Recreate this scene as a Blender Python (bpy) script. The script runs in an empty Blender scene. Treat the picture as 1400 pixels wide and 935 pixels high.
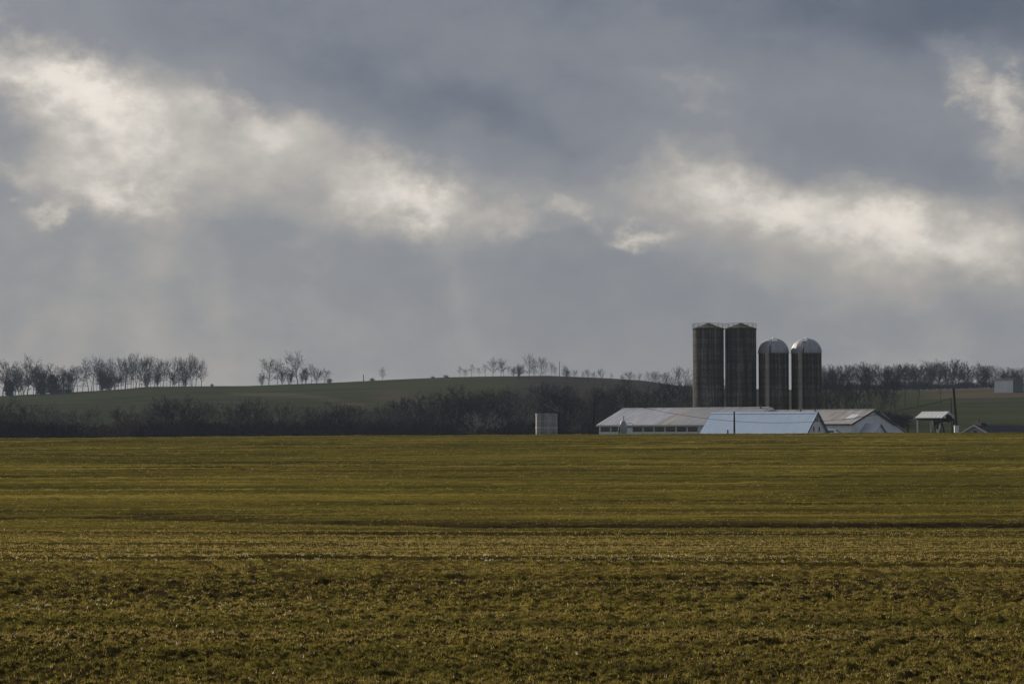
import bpy, math, random
import numpy as np
from mathutils import Vector, Matrix

R = math.radians
scene = bpy.context.scene
COL = scene.collection
rnd = random.Random(7)

# ------------------------------------------------------------------ camera
EYE = 3.0                     # eye height above the field edge
FPX = 3111.0                  # focal length in pixels of a 1400 wide picture
PITCH = math.atan(132.5 / FPX)
cam_d = bpy.data.cameras.new("camera")
cam = bpy.data.objects.new("camera", cam_d)
COL.objects.link(cam)
cam.location = (0, 0, EYE)
cam.rotation_euler = (math.pi / 2 + PITCH, 0, 0)
cam_d.sensor_width = 36.0
cam_d.lens = 80.0
cam_d.clip_start = 0.5
cam_d.clip_end = 20000
scene.camera = cam

# ------------------------------------------------------------------ exposure
scene.view_settings.view_transform = 'Standard'
scene.view_settings.look = 'None'
scene.view_settings.exposure = 0.8
scene.view_settings.gamma = 1.0
scene.view_settings.use_curve_mapping = False
scene.render.engine = 'CYCLES'
cy = scene.cycles
cy.max_bounces = 5
cy.diffuse_bounces = 3
cy.glossy_bounces = 2
cy.transmission_bounces = 3
cy.volume_bounces = 0
cy.transparent_max_bounces = 6
cy.caustics_reflective = False
cy.caustics_refractive = False
cy.use_denoising = True
cy.denoiser = 'OPENIMAGEDENOISE'
cy.denoising_input_passes = 'RGB_ALBEDO_NORMAL'
cy.denoising_prefilter = 'ACCURATE'
cy.sample_clamp_indirect = 4.0
cy.pixel_filter_type = 'BLACKMAN_HARRIS'

# ------------------------------------------------------------------ sun
SUN_AZ, SUN_EL = R(-41), R(22)          # to the left, beyond the farm
sun_d = bpy.data.lights.new("sun", 'SUN')
sun_d.energy = 3.0
sun_d.angle = R(2)
sun_d.color = (1.0, 0.88, 0.70)
sun = bpy.data.objects.new("sun", sun_d)
COL.objects.link(sun)
sdir = Vector((math.sin(SUN_AZ) * math.cos(SUN_EL), math.cos(SUN_AZ) * math.cos(SUN_EL), math.sin(SUN_EL)))
sun.rotation_euler = (-sdir).to_track_quat('-Z', 'Y').to_euler()
sun.location = (0, 0, 50)

# ------------------------------------------------------------------ sky
SKY_K = 0.57
world = bpy.data.worlds.new("World")
scene.world = world
world.use_nodes = True
wt = world.node_tree
for n in list(wt.nodes):
    wt.nodes.remove(n)


def NN(tree, typ, **kw):
    n = tree.nodes.new(typ)
    for k, v in kw.items():
        setattr(n, k, v)
    return n


def wire(tree, a, b):
    tree.links.new(a, b)


def fmath(tree, op, a, b=None, c=None, clamp=False):
    n = tree.nodes.new('ShaderNodeMath')
    n.operation = op
    n.use_clamp = clamp
    for i, v in enumerate((a, b, c)):
        if v is None:
            continue
        if isinstance(v, (int, float)):
            n.inputs[i].default_value = v
        else:
            tree.links.new(v, n.inputs[i])
    return n.outputs[0]


def build_sky():
    t = wt
    tc = NN(t, 'ShaderNodeTexCoord')
    d = tc.outputs['Generated']
    sep = NN(t, 'ShaderNodeSeparateXYZ')
    wire(t, d, sep.inputs[0])
    U = fmath(t, 'MULTIPLY', fmath(t, 'ARCTAN2', sep.outputs[0], sep.outputs[1]), 31.11)
    V = fmath(t, 'MULTIPLY', fmath(t, 'ARCSINE', sep.outputs[2]), 31.11)
    uv = NN(t, 'ShaderNodeCombineXYZ')
    wire(t, U, uv.inputs[0]); wire(t, V, uv.inputs[1])
    # direction stretched so that cloud detail lies flat
    st = NN(t, 'ShaderNodeVectorMath', operation='MULTIPLY')
    wire(t, d, st.inputs[0]); st.inputs[1].default_value = (1, 1, 1.45)

    def noise(scale, detail, rough, off, lac=2.0):
        m = NN(t, 'ShaderNodeVectorMath', operation='ADD')
        wire(t, st.outputs[0], m.inputs[0]); m.inputs[1].default_value = off
        n = NN(t, 'ShaderNodeTexNoise')
        n.inputs['Scale'].default_value = scale
        n.inputs['Detail'].default_value = detail
        n.inputs['Roughness'].default_value = rough
        n.inputs['Lacunarity'].default_value = lac
        wire(t, m.outputs[0], n.inputs['Vector'])
        return n

    def warp(src, n, amp):
        a = NN(t, 'ShaderNodeVectorMath', operation='SUBTRACT')
        wire(t, n.outputs['Color'], a.inputs[0]); a.inputs[1].default_value = (.5, .5, .5)
        b = NN(t, 'ShaderNodeVectorMath', operation='SCALE')
        wire(t, a.outputs[0], b.inputs[0]); b.inputs['Scale'].default_value = amp
        c = NN(t, 'ShaderNodeVectorMath', operation='ADD')
        wire(t, src, c.inputs[0]); wire(t, b.outputs[0], c.inputs[1])
        return c.outputs[0]
    big = noise(16, 3, .55, (3.1, 1.7, .4))
    fine = noise(48, 8, .64, (7.3, 2.2, 5.4))
    soft_uv = warp(uv.outputs[0], big, 1.3)
    puff_uv = warp(soft_uv, fine, 1.15)

    def blob(src, x, y, rx, ry, rot, amp, hard=1.0):
        m = NN(t, 'ShaderNodeMapping', vector_type='TEXTURE')
        m.inputs['Location'].default_value = ((x - 700) / 100, (600 - y) / 100, 0)
        m.inputs['Rotation'].default_value = (0, 0, R(-rot))
        m.inputs['Scale'].default_value = (rx / 100, ry / 100, 1)
        wire(t, src, m.inputs['Vector'])
        q = NN(t, 'ShaderNodeVectorMath', operation='DOT_PRODUCT')
        wire(t, m.outputs[0], q.inputs[0]); wire(t, m.outputs[0], q.inputs[1])
        e = q.outputs['Value']
        if hard != 1.0:
            e = fmath(t, 'POWER', e, hard)
        return fmath(t, 'MULTIPLY', fmath(t, 'EXPONENT', fmath(t, 'MULTIPLY', e, -1.0)), amp)
    puffs = [  # lit cloud heads
        (45, 120, 130, 50, 18, .42), (170, 195, 105, 56, 28, .32), (140, 245, 85, 30, 5, .20),
        (285, 150, 80, 34, 25, .18), (300, 235, 140, 50, 10, .10), (365, 190, 70, 32, 20, .16),
        (545, 258, 82, 38, 28, .30), (610, 290, 50, 26, 24, .24), (505, 285, 65, 30, 10, .12),
        (692, 300, 40, 28, 25, .20), (775, 292, 22, 18, 20, .19),
        (880, 332, 46, 16, -3, .26), (845, 335, 20, 8, 10, .10),
        (55, 291, 30, 12, -25, .22), (25, 235, 34, 16, 0, .10),
        (1050, 268, 130, 36, 10, .13), (1130, 288, 125, 42, 12, .16), (1240, 318, 135, 42, 12, .17),
        (1320, 345, 100, 36, 0, .16), (950, 255, 120, 34, 8, .12),
        (1360, 145, 28, 55, -28, .30), (1318, 95, 20, 45, -35, .15), (1385, 235, 50, 45, -20, .15),
        (1395, 150, 45, 55, 0, .12), (935, 130, 60, 26, 15, .12), (1010, 170, 70, 30, 30, .07),
    ]
    broad = [  # wide veils and shaded cloud bases
        (420, 225, 300, 80, 20, .17), (1150, 300, 330, 85, 8, .16), (830, 262, 230, 62, 8, .09),
        (60, 170, 220, 115, 15, .12), (1280, 345, 230, 75, 3, .095), (150, 230, 170, 80, 20, .04),
        (560, 140, 300, 55, 20, -.09), (760, 195, 160, 40, 18, -.08), (1170, 205, 200, 38, 12, -.10),
        (1330, 265, 110, 26, 12, -.08), (1250, 10, 330, 90, 5, -.17), (900, 10, 400, 60, 5, -.05),
        (1395, -20, 160, 80, 0, -.14), (640, 385, 200, 45, 8, -.07), (780, 360, 130, 45, 10, -.05),
        (900, 440, 300, 60, 0, -.04), (350, 350, 120, 40, 10, -.03), (20, 205, 35, 40, 0, -.06),
        (0, 25, 220, 40, 0, .03), (320, 170, 20, 30, 0, -.06), (345, 155, 25, 22, 0, -.06),
        (1345, 190, 40, 30, -20, .06),
    ]
    beams = [(628, 405, 26, 100, -17, .066), (676, 430, 18, 85, -20, .026), (205, 400, 34, 120, 4, .056),
             (115, 420, 30, 110, 7, .046), (300, 410, 20, 100, -3, .032), (50, 430, 22, 90, 10, .036), (1000, 430, 24, 65, -25, .02)]
    total = None
    brk = noise(30, 6, .60, (2.7, 6.6, 1.9))
    brk = fmath(t, 'ADD', fmath(t, 'MULTIPLY', fmath(t, 'SUBTRACT', brk.outputs[0], .5), 2.6), 1.0, None, False)
    for lst, src in ((puffs, puff_uv), (broad, soft_uv), (beams, uv.outputs[0])):
        part = None
        for b in lst:
            o = blob(src, *b)
            part = o if part is None else fmath(t, 'ADD', part, o)
        if lst is puffs:
            part = fmath(t, 'MULTIPLY', part, fmath(t, 'MAXIMUM', brk, .35))
        total = part if total is None else fmath(t, 'ADD', total, part)
    # base brightness by height
    base = NN(t, 'ShaderNodeMapRange', interpolation_type='SMOOTHSTEP')
    wire(t, V, base.inputs[0])
    base.inputs[1].default_value = 0.0; base.inputs[2].default_value = 5.5
    base.inputs[3].default_value = .475; base.inputs[4].default_value = .335
    total = fmath(t, 'ADD', total, base.outputs[0])
    # soft mottling everywhere, stronger outside the part in view
    rr = blob(uv.outputs[0], 700, 330, 1250, 520, 0, -.78, 2.0)
    amt = fmath(t, 'ADD', rr, 1.0)
    gen = noise(5.5, 7, .56, (1.3, 8.1, 2.6))
    g = fmath(t, 'MULTIPLY', fmath(t, 'SUBTRACT', gen.outputs[0], .47), 1.1)
    total = fmath(t, 'ADD', total, fmath(t, 'MULTIPLY', g, amt))
    wisp = noise(34, 8, .60, (9.9, 4.1, 3.0))
    total = fmath(t, 'ADD', total, fmath(t, 'MULTIPLY', fmath(t, 'SUBTRACT', wisp.outputs[0], .5), .23))
    ramp = NN(t, 'ShaderNodeValToRGB')
    cr = ramp.color_ramp
    cr.interpolation = 'LINEAR'
    stops = [(0.0, (.070, .088, .130)), (.18, (.120, .138, .180)), (.32, (.195, .208, .245)),
             (.45, (.241, .251, .276)), (.60, (.385, .366, .348)), (.78, (.555, .518, .470)), (1.0, (.80, .735, .665)), (1.25, (.90, .84, .77))]
    stops = [(p / 1.25, c) for p, c in stops]
    cr.elements[0].position = stops[0][0]; cr.elements[0].color = (*stops[0][1], 1)
    cr.elements[1].position = stops[-1][0]; cr.elements[1].color = (*stops[-1][1], 1)
    for p, c in stops[1:-1]:
        e = cr.elements.new(p); e.color = (*c, 1)
    total = fmath(t, 'MULTIPLY', total, .8)
    wire(t, total, ramp.inputs[0])
    # overcast skies brighten with height
    hi = NN(t, 'ShaderNodeMapRange', interpolation_type='SMOOTHSTEP')
    wire(t, sep.outputs[2], hi.inputs[0])
    hi.inputs[1].default_value = .22; hi.inputs[2].default_value = .85
    hi.inputs[3].default_value = SKY_K; hi.inputs[4].default_value = SKY_K * 1.15
    bgc = NN(t, 'ShaderNodeBackground')
    wire(t, ramp.outputs[0], bgc.inputs[0]); wire(t, hi.outputs[0], bgc.inputs[1])
    sky = NN(t, 'ShaderNodeTexSky', sky_type='NISHITA')
    sky.sun_disc = False
    sky.sun_elevation = SUN_EL
    sky.sun_rotation = SUN_AZ
    bgs = NN(t, 'ShaderNodeBackground')
    wire(t, sky.outputs[0], bgs.inputs[0]); bgs.inputs[1].default_value = .05
    mix = NN(t, 'ShaderNodeMixShader')
    mix.inputs[0].default_value = .94           # nearly closed cloud cover over the clear sky
    wire(t, bgs.outputs[0], mix.inputs[1]); wire(t, bgc.outputs[0], mix.inputs[2])
    out = NN(t, 'ShaderNodeOutputWorld')
    wire(t, mix.outputs[0], out.inputs['Surface'])


build_sky()
world.cycles.sampling_method = 'MANUAL'
world.cycles.sample_map_resolution = 512

# ------------------------------------------------------------------ numpy noise


def _h(ix, iy, seed):
    n = (ix.astype(np.int64) * 374761393 + iy.astype(np.int64) * 668265263 + seed * 1442695041) & 0xFFFFFFFF
    n = ((n ^ (n >> 13)) * 1274126177) & 0xFFFFFFFF
    n = (n ^ (n >> 16)) & 0xFFFFFFFF
    return n.astype(np.float64) / 4294967295.0


def vnoise(x, y, seed):
    ix, iy = np.floor(x), np.floor(y)
    fx, fy = x - ix, y - iy
    fx = fx * fx * fx * (fx * (fx * 6 - 15) + 10)
    fy = fy * fy * fy * (fy * (fy * 6 - 15) + 10)
    a, b = _h(ix, iy, seed), _h(ix + 1, iy, seed)
    c, d = _h(ix, iy + 1, seed), _h(ix + 1, iy + 1, seed)
    return (a + (b - a) * fx) * (1 - fy) + (c + (d - c) * fx) * fy - .5


def fbm(x, y, seed, octv=4, gain=.5):
    s, a, f = 0, 1.0, 1.0
    for o in range(octv):
        s = s + a * vnoise(x * f + 17.3 * o, y * f - 9.1 * o, seed + o * 31)
        f *= 2.03; a *= gain
    return s


def sstep(e0, e1, x):
    t = np.clip((x - e0) / (e1 - e0), 0, 1)   # also falls when e1 < e0
    return t * t * (3 - 2 * t)


# ------------------------------------------------------------------ lie of the land
NEAR_D = np.array([0, 24, 28, 36, 45, 54, 62, 72, 85, 100, 108.5, 110.5, 112.6, 113.4, 115.6, 122, 150, 200, 250, 290, 318, 340, 352, 370])
NEAR_Z = np.array([0, 0, -.04, -.22, -.33, -.25, -.23, -.48, -.80, -1.12, -1.27, -1.36, -2.05, -2.0, -1.30, -1.17, -.72, .42, 1.60, 2.52, 3.13, 3.52, 3.56, 3.45])
PXS = np.array([-400, 0, 70, 170, 200, 340, 450, 550, 620, 680, 750, 830, 880, 920, 960, 1100, 1250, 1400, 1800], float)
SKYROW = np.array([546, 541, 537.5, 532, 529, 527.5, 523, 518, 515, 514, 513, 516.5, 520, 526, 530, 533, 532.5, 529, 526])


_tr = random.Random(23)
TRAM = [(60.5, .02, .045), (62.4, .02, .035), (44.0, -.05, .05), (46.0, -.05, .05), (84.0, .01, .06), (95.0, .015, .06)]
_y = 121.0
while _y < 330:
    TRAM.append((_y, _tr.uniform(-.015, .03), _tr.uniform(.05, .16)))
    _y += _tr.uniform(3.0, 9.5)


def ditch_shift(X):
    return .55 * np.clip(-X - 2, 0, 200) * (1 - sstep(0, 60, -X) * .25)


def clods(x, y, far):
    return fbm(x / (.16 + .5 * far) + y * .9, y / (.17 + .35 * far), 31, 3, .6) + .28 * fbm(x / .8, y / .6, 37, 2)


def ground(x, y, detail=True):
    x = np.asarray(x, float); y = np.asarray(y, float)
    az = np.arctan2(x, y)
    r = np.hypot(x, y)
    azc = np.clip(az, -.42, .42)
    rho = r * np.cos(azc)
    X = rho * np.tan(azc)
    px = 700 + FPX * np.tan(azc)
    # near and far field, ditch swinging away to the left
    w = np.exp(-((rho - 116) / 26.0) ** 2)
    rs = rho - ditch_shift(X) * w
    zn = np.interp(rs, NEAR_D, NEAR_Z)
    fill = sstep(0, 26, -X) * .45 + sstep(.28, .4, np.abs(azc)) * .5     # ditch grows shallow to the left
    dz = np.interp(rs, [108.5, 112.6, 113.4, 115.6], [0, .6, .55, 0])
    zn = zn + dz * np.clip(fill, 0, .9)
    zn = zn + X * .0057 * sstep(90, 300, rho) - (X / 75.0) ** 2 * .10 * sstep(200, 320, rho)
    zn = zn + .12 * np.sin(rho / 7.3 + X * .01) * sstep(120, 150, rho) * (1 - sstep(300, 345, rho)) * .5
    # behind the crest
    zr = np.interp(rho, [352, 375, 400, 470, 520, 620], [3.56, 3.30, 2.95, 2.7, 2.2, 2.2])
    zl = np.interp(rho, [352, 375, 430, 520, 690], [3.56, 2.9, 1.2, 0.2, 0.2])
    k = sstep(560, 760, px)
    zb = zl + (zr - zl) * k + X * .0057 * (1 - sstep(352, 420, rho))
    kr = sstep(950, 1150, px)
    dv = 690 + (500 - 690) * kr
    ds = 1200 + (1050 - 1200) * kr
    row = np.interp(px, PXS, SKYROW)
    zs = EYE + (600 - row) / FPX * ds
    t = np.clip((rho - dv) / (ds - dv), 0, 1)
    S = .6 * t + .4 * t * t * (3 - 2 * t)
    zv = .2 + 2.0 * k
    zh = zb * (1 - t) ** 2 + (zs - zb) * S + zb * (1 - (1 - t) ** 2)
    zh = zh - np.clip(rho - ds, 0, None) * .045 * (1 - .9 * kr)
    bl = sstep(345, 360, rho)
    z = zn * (1 - bl) + zh * bl
    z = z + fbm(x / 90, y / 90, 5, 3) * 1.3 * sstep(520, 760, rho) * (1 - sstep(ds - 200, ds - 40, rho) * .7)
    if detail:
        fld = (1 - sstep(330, 420, rho))
        z = z + fbm(x / 26.0, (y - .02 * x) / 1.15, 11, 4, .58) * (.10 + .14 * sstep(90, 200, rho)) * fld * sstep(20, 60, rho)      # drill rows and wheel marks
        z = z + fbm(x / 3.0, y / 3.0, 21, 2) * .03 * fld
        tr = np.zeros_like(rho)
        for i, (yc, sl_, dp) in enumerate(TRAM):
            c = rho - yc - sl_ * X + .8 * np.sin(X / 23.0 + i)
            tr = tr - dp * np.exp(-(c / (.22 + yc * .0012)) ** 2) + dp * .5 * np.exp(-((c - .7) / .45) ** 2)
        z = z + tr * fld * (.55 + 1.6 * np.clip(fbm(x / 14, y / 5, 99, 2) + .2, 0, 1))
        z = z + fbm(X / 60.0 + 3, rho / 17.0, 131, 2) * .20 * sstep(24, 45, rho) * (1 - sstep(98, 108, rho))
        far = sstep(45, 130, rho)
        cl = clods(x, y, far)
        cl = np.where(cl > 0, cl * 1.4, cl)
        z = z + cl * (.088 - .055 * sstep(46, 66, rho) + .035 * sstep(100, 150, rho)) * fld
    return z


def gz(x, y):
    return float(ground(np.array([x]), np.array([y]), False)[0])


CP, SP = math.cos(PITCH), math.sin(PITCH)


def at(px, row, D):
    """point at distance D (along the view) seen at px,row of the 1400 wide photograph"""
    a, b = (px - 700) / FPX, (467.5 - row) / FPX
    dy, dz = CP - b * SP, SP + b * CP
    return Vector((a / dy * D, D, EYE + dz / dy * D))


# ------------------------------------------------------------------ materials
def mat(name, cols, rough=.8, scale=(1, 1, 1), nscale=3.0, detail=5, contrast=(.35, .65), metal=0.0, bump=0.0,
        spec=.3, coords='Object'):
    m = bpy.data.materials.new(name)
    m.use_nodes = True
    t = m.node_tree
    b = t.nodes['Principled BSDF']
    b.inputs['Roughness'].default_value = rough
    b.inputs['Metallic'].default_value = metal
    b.inputs['Specular IOR Level'].default_value = 0.0 if rough >= .9 else spec
    tc = NN(t, 'ShaderNodeTexCoord')
    mp = NN(t, 'ShaderNodeMapping')
    mp.inputs['Scale'].default_value = scale
    wire(t, tc.outputs[coords], mp.inputs[0])
    n = NN(t, 'ShaderNodeTexNoise')
    n.inputs['Scale'].default_value = nscale
    n.inputs['Detail'].default_value = detail
    n.inputs['Roughness'].default_value = .6
    wire(t, mp.outputs[0], n.inputs['Vector'])
    r = NN(t, 'ShaderNodeValToRGB')
    cr = r.color_ramp
    k = len(cols)
    for i, c in enumerate(cols):
        p = contrast[0] + (contrast[1] - contrast[0]) * (i / max(1, k - 1))
        e = cr.elements[i] if i < 2 else cr.elements.new(p)
        e.position = p
        e.color = (*c, 1)
    wire(t, n.outputs[0], r.inputs[0])
    wire(t, r.outputs[0], b.inputs['Base Color'])
    if bump:
        bp = NN(t, 'ShaderNodeBump')
        bp.inputs['Strength'].default_value = bump
        wire(t, n.outputs[0], bp.inputs['Height'])
        wire(t, bp.outputs[0], b.inputs['Normal'])
    return m


def mat_concrete(name, dark, mid, pale, band=.25):
    """weathered stave concrete: rain streaks, courses of different age"""
    m = bpy.data.materials.new(name)
    m.use_nodes = True
    t = m.node_tree
    b = t.nodes['Principled BSDF']
    b.inputs['Roughness'].default_value = .92
    b.inputs['Specular IOR Level'].default_value = .15
    tc = NN(t, 'ShaderNodeTexCoord')

    def nz(scale, ns, det):
        mp = NN(t, 'ShaderNodeMapping'); mp.inputs['Scale'].default_value = scale
        wire(t, tc.outputs['Object'], mp.inputs[0])
        n = NN(t, 'ShaderNodeTexNoise'); n.inputs['Scale'].default_value = ns; n.inputs['Detail'].default_value = det
        wire(t, mp.outputs[0], n.inputs['Vector'])
        return n.outputs[0]
    streak = nz((1, 1, .04), 2.0, 4)
    course = nz((.03, .03, 1), .9, 4)
    grain = nz((1, 1, 1), 2.2, 6)
    s = fmath(t, 'ADD', fmath(t, 'MULTIPLY', streak, .54), fmath(t, 'MULTIPLY', course, band * 1.1))
    s = fmath(t, 'ADD', s, fmath(t, 'MULTIPLY', grain, .46 - band * 1.1))
    r = NN(t, 'ShaderNodeValToRGB')
    cr = r.color_ramp
    cr.elements[0].position = .38; cr.elements[0].color = (*dark, 1)
    cr.elements[1].position = .64; cr.elements[1].color = (*pale, 1)
    e = cr.elements.new(.50); e.color = (*mid, 1)
    wire(t, s, r.inputs[0]); wire(t, r.outputs[0], b.inputs['Base Color'])
    return m


M = {}
M['stave'] = mat_concrete('stave concrete', (.032, .031, .030), (.058, .056, .053), (.20, .19, .178))
M['stave_b'] = mat_concrete('stave concrete brown', (.030, .028, .026), (.058, .053, .048), (.165, .15, .136))
M['stave_old'] = mat_concrete('pale stave concrete', (.12, .118, .116), (.29, .287, .28), (.46, .455, .445), .35)
M['pale_band'] = mat_concrete('pale concrete band', (.26, .258, .25), (.42, .415, .405), (.58, .575, .56), .3)
M['hoop'] = mat('hoop steel', [(.03, .027, .025), (.065, .055, .048)], .8, spec=.15)
M['dark_steel'] = mat('dark steel', [(.018, .018, .02), (.035, .032, .03)], .6)
M['galv'] = mat('galvanised steel', [(.24, .26, .30), (.36, .38, .42)], .62, (1, 1, .3), 1.5, metal=.25, spec=.4)
M['galv_bright'] = mat('bright galvanised sheet', [(.70, .74, .8), (.82, .85, .9)], .35, metal=.3, spec=.5)
M['cone_roof'] = mat('old cone roof', [(.040, .034, .030), (.085, .074, .064)], .85, spec=.1)
M['chute'] = mat_concrete('chute concrete', (.17, .155, .13), (.30, .27, .225), (.44, .40, .34), .3)
M['blue_roof'] = mat('pale blue painted sheet', [(.50, .63, .81), (.56, .69, .86)], .42, (.5, .15, .15), 2.0, spec=.5)
M['white_wall'] = mat('white board wall', [(.68, .72, .76), (.80, .83, .86)], .7, (1, 1, .25), 1.2)
M['grey_roof'] = mat('weathered galvanised roof', [(.33, .35, .405), (.42, .44, .50), (.50, .51, .565)], .5, (.6, .12, .12), 1.6, spec=.4)
M['dull_roof'] = mat('dull galvanised roof', [(.27, .275, .30), (.36, .365, .395)], .55, (.6, .12, .12), 1.6, spec=.4)
M['rust_roof'] = mat('rust stained roof', [(.26, .245, .24), (.35, .335, .33), (.45, .435, .43)], .6, (.7, .12, .12), 1.4, spec=.35)
M['white_paint'] = mat('white paint', [(.62, .63, .65), (.78, .79, .8)], .55)
M['curtain'] = mat('tan curtain', [(.15, .12, .075), (.24, .20, .13)], .9, (2, 2, .5), 2.0)
M['fascia'] = mat('brown fascia', [(.07, .055, .05), (.12, .10, .09)], .8)
M['wood_pole'] = mat('weathered pole', [(.035, .028, .022), (.075, .06, .048)], .9, (1, 1, .1), 5)
M['black_iron'] = mat('black iron', [(.010, .010, .012), (.022, .021, .022)], .6)
M['slate'] = mat('dark shingles', [(.018, .021, .032), (.035, .038, .05)], .75, (1, 1, 1), 3)
M['brick'] = mat('chimney brick', [(.34, .22, .18), (.50, .38, .33)], .9, nscale=5)
M['house_wall'] = mat('grey cream siding', [(.30, .30, .29), (.40, .40, .38)], .8)
M['green_wall'] = mat('grey green siding', [(.065, .095, .085), (.10, .13, .12)], .8)
M['glass'] = mat('dark glass', [(.02, .025, .03), (.05, .055, .06)], .15, spec=.6)
M['wire'] = mat('wire', [(.02, .02, .022), (.03, .03, .03)], .6)
M['bark'] = mat('dark bark', [(.020, .020, .021), (.042, .041, .044)], .95, (1, 1, .2), 3)
M['twig'] = mat('dark twigs', [(.022, .021, .024), (.046, .043, .049)], .95, nscale=.8)
M['twig_red'] = mat('reddish twigs', [(.060, .038, .034), (.105, .07, .062)], .95, nscale=.8)
M['twig_olive'] = mat('olive twigs', [(.036, .036, .024), (.07, .068, .044)], .95, nscale=.8)
M['bark_grey'] = mat('grey bark', [(.12, .112, .105), (.24, .225, .21)], .95, (1, 1, .2), 3)
M['twig_grey'] = mat('grey twigs', [(.11, .10, .092), (.19, .175, .16)], .95, nscale=.8)
M['pale_bark'] = mat('pale bark', [(.2, .188, .18), (.36, .34, .325)], .9, (1, 1, .4), 3)
M['pale_twig'] = mat('pale twigs', [(.20, .18, .17), (.32, .30, .28)], .95)
M['needles'] = mat('needles', [(.014, .022, .018), (.035, .05, .038)], .9, nscale=1.5)
M['car_paint'] = mat('white car paint', [(.72, .73, .75), (.78, .79, .8)], .25, spec=.6)
M['rubber'] = mat('tyre rubber', [(.015, .015, .015), (.03, .03, .03)], .9)
M['tan_stub'] = mat('flue', [(.03, .03, .035), (.06, .055, .055)], .7)


# ------------------------------------------------------------------ mesh builder
class MB:
    def __init__(self):
        self.v, self.f = [], []

    def poly(self, pts):
        n = len(self.v)
        self.v += [tuple(p) for p in pts]
        self.f.append(tuple(range(n, n + len(pts))))
        return self

    def hexa(self, p):           # 8 points, bottom 4 then top 4 (both counter clockwise)
        n = len(self.v)
        self.v += [tuple(q) for q in p]
        for q in ((3, 2, 1, 0), (4, 5, 6, 7), (0, 1, 5, 4), (1, 2, 6, 5), (2, 3, 7, 6), (3, 0, 4, 7)):
            self.f.append(tuple(n + i for i in q))
        return self

    def box(self, x0, x1, y0, y1, z0, z1):
        self.hexa([(x0, y0, z0), (x1, y0, z0), (x1, y1, z0), (x0, y1, z0),
                   (x0, y0, z1), (x1, y0, z1), (x1, y1, z1), (x0, y1, z1)])
        return self

    def tube(self, p0, p1, r0, r1=None, n=6, caps=True):
        r1 = r0 if r1 is None else r1
        p0, p1 = Vector(p0), Vector(p1)
        d = (p1 - p0)
        if d.length < 1e-6:
            return self
        d.normalize()
        a = d.orthogonal().normalized()
        b = d.cross(a)
        k = len(self.v)
        for p, r in ((p0, r0), (p1, r1)):
            for i in range(n):
                an = 2 * math.pi * i / n
                self.v.append(tuple(p + a * (r * math.cos(an)) + b * (r * math.sin(an))))
        for i in range(n):
            j = (i + 1) % n
            self.f.append((k + i, k + j, k + n + j, k + n + i))
        if caps:
            self.f.append(tuple(k + i for i in reversed(range(n))))
            self.f.append(tuple(k + n + i for i in range(n)))
        return self

    def bar(self, p0, p1, w, h):
        """rectangular beam"""
        p0, p1 = Vector(p0), Vector(p1)
        d = (p1 - p0).normalized()
        s = d.cross(Vector((0, 0, 1)))
        if s.length < 1e-4:
            s = Vector((1, 0, 0))
        s.normalize()
        u = s.cross(d)
        s *= w / 2; u *= h / 2
        self.hexa([p0 - s - u, p0 + s - u, p1 + s - u, p1 - s - u, p0 - s + u, p0 + s + u, p1 + s + u, p1 - s + u])
        return self

    def lathe(self, prof, n=48, ribs=None):
        """profile of (radius, z) turned about z; ribs(i) scales the radius of column i"""
        k = len(self.v)
        for r, z in prof:
            for i in range(n):
                a = 2 * math.pi * i / n
                q = r * (ribs(i) if ribs else 1)
                self.v.append((q * math.cos(a), q * math.sin(a), z))
        for j in range(len(prof) - 1):
            for i in range(n):
                i2 = (i + 1) % n
                self.f.append((k + j * n + i, k + j * n + i2, k + (j + 1) * n + i2, k + (j + 1) * n + i))
        return self

    def ring(self, R_, z, r, n=40, m=4):
        k = len(self.v)
        for i in range(n):
            a = 2 * math.pi * i / n
            for j in range(m):
                b = 2 * math.pi * j / m
                q = R_ + r * math.cos(b)
                self.v.append((q * math.cos(a), q * math.sin(a), z + r * math.sin(b)))
        for i in range(n):
            for j in range(m):
                i2, j2 = (i + 1) % n, (j + 1) % m
                self.f.append((k + i * m + j, k + i2 * m + j, k + i2 * m + j2, k + i * m + j2))
        return self

    def mesh(self, name, m=None, smooth=False):
        me = bpy.data.meshes.new(name)
        me.from_pydata(self.v, [], self.f)
        if m:
            me.materials.append(m)
        if smooth:
            me.polygons.foreach_set('use_smooth', [True] * len(me.polygons))
        me.update()
        return me

    def build(self, name, m, parent=None, smooth=False, kind=None, label=None):
        o = bpy.data.objects.new(name, self.mesh(name, m, smooth))
        COL.objects.link(o)
        if parent is not None:
            o.parent = parent
        if kind:
            o['kind'] = kind
        if label:
            o['label'] = label
        return o


def thing(name, label, cat, loc=(0, 0, 0), rz=0.0, group=None):
    o = bpy.data.objects.new(name, None)
    COL.objects.link(o)
    o.empty_display_size = .5
    o.location = loc
    o.rotation_euler = (0, 0, rz)
    o['label'] = label
    o['category'] = cat
    if group:
        o['group'] = group
    return o


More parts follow.
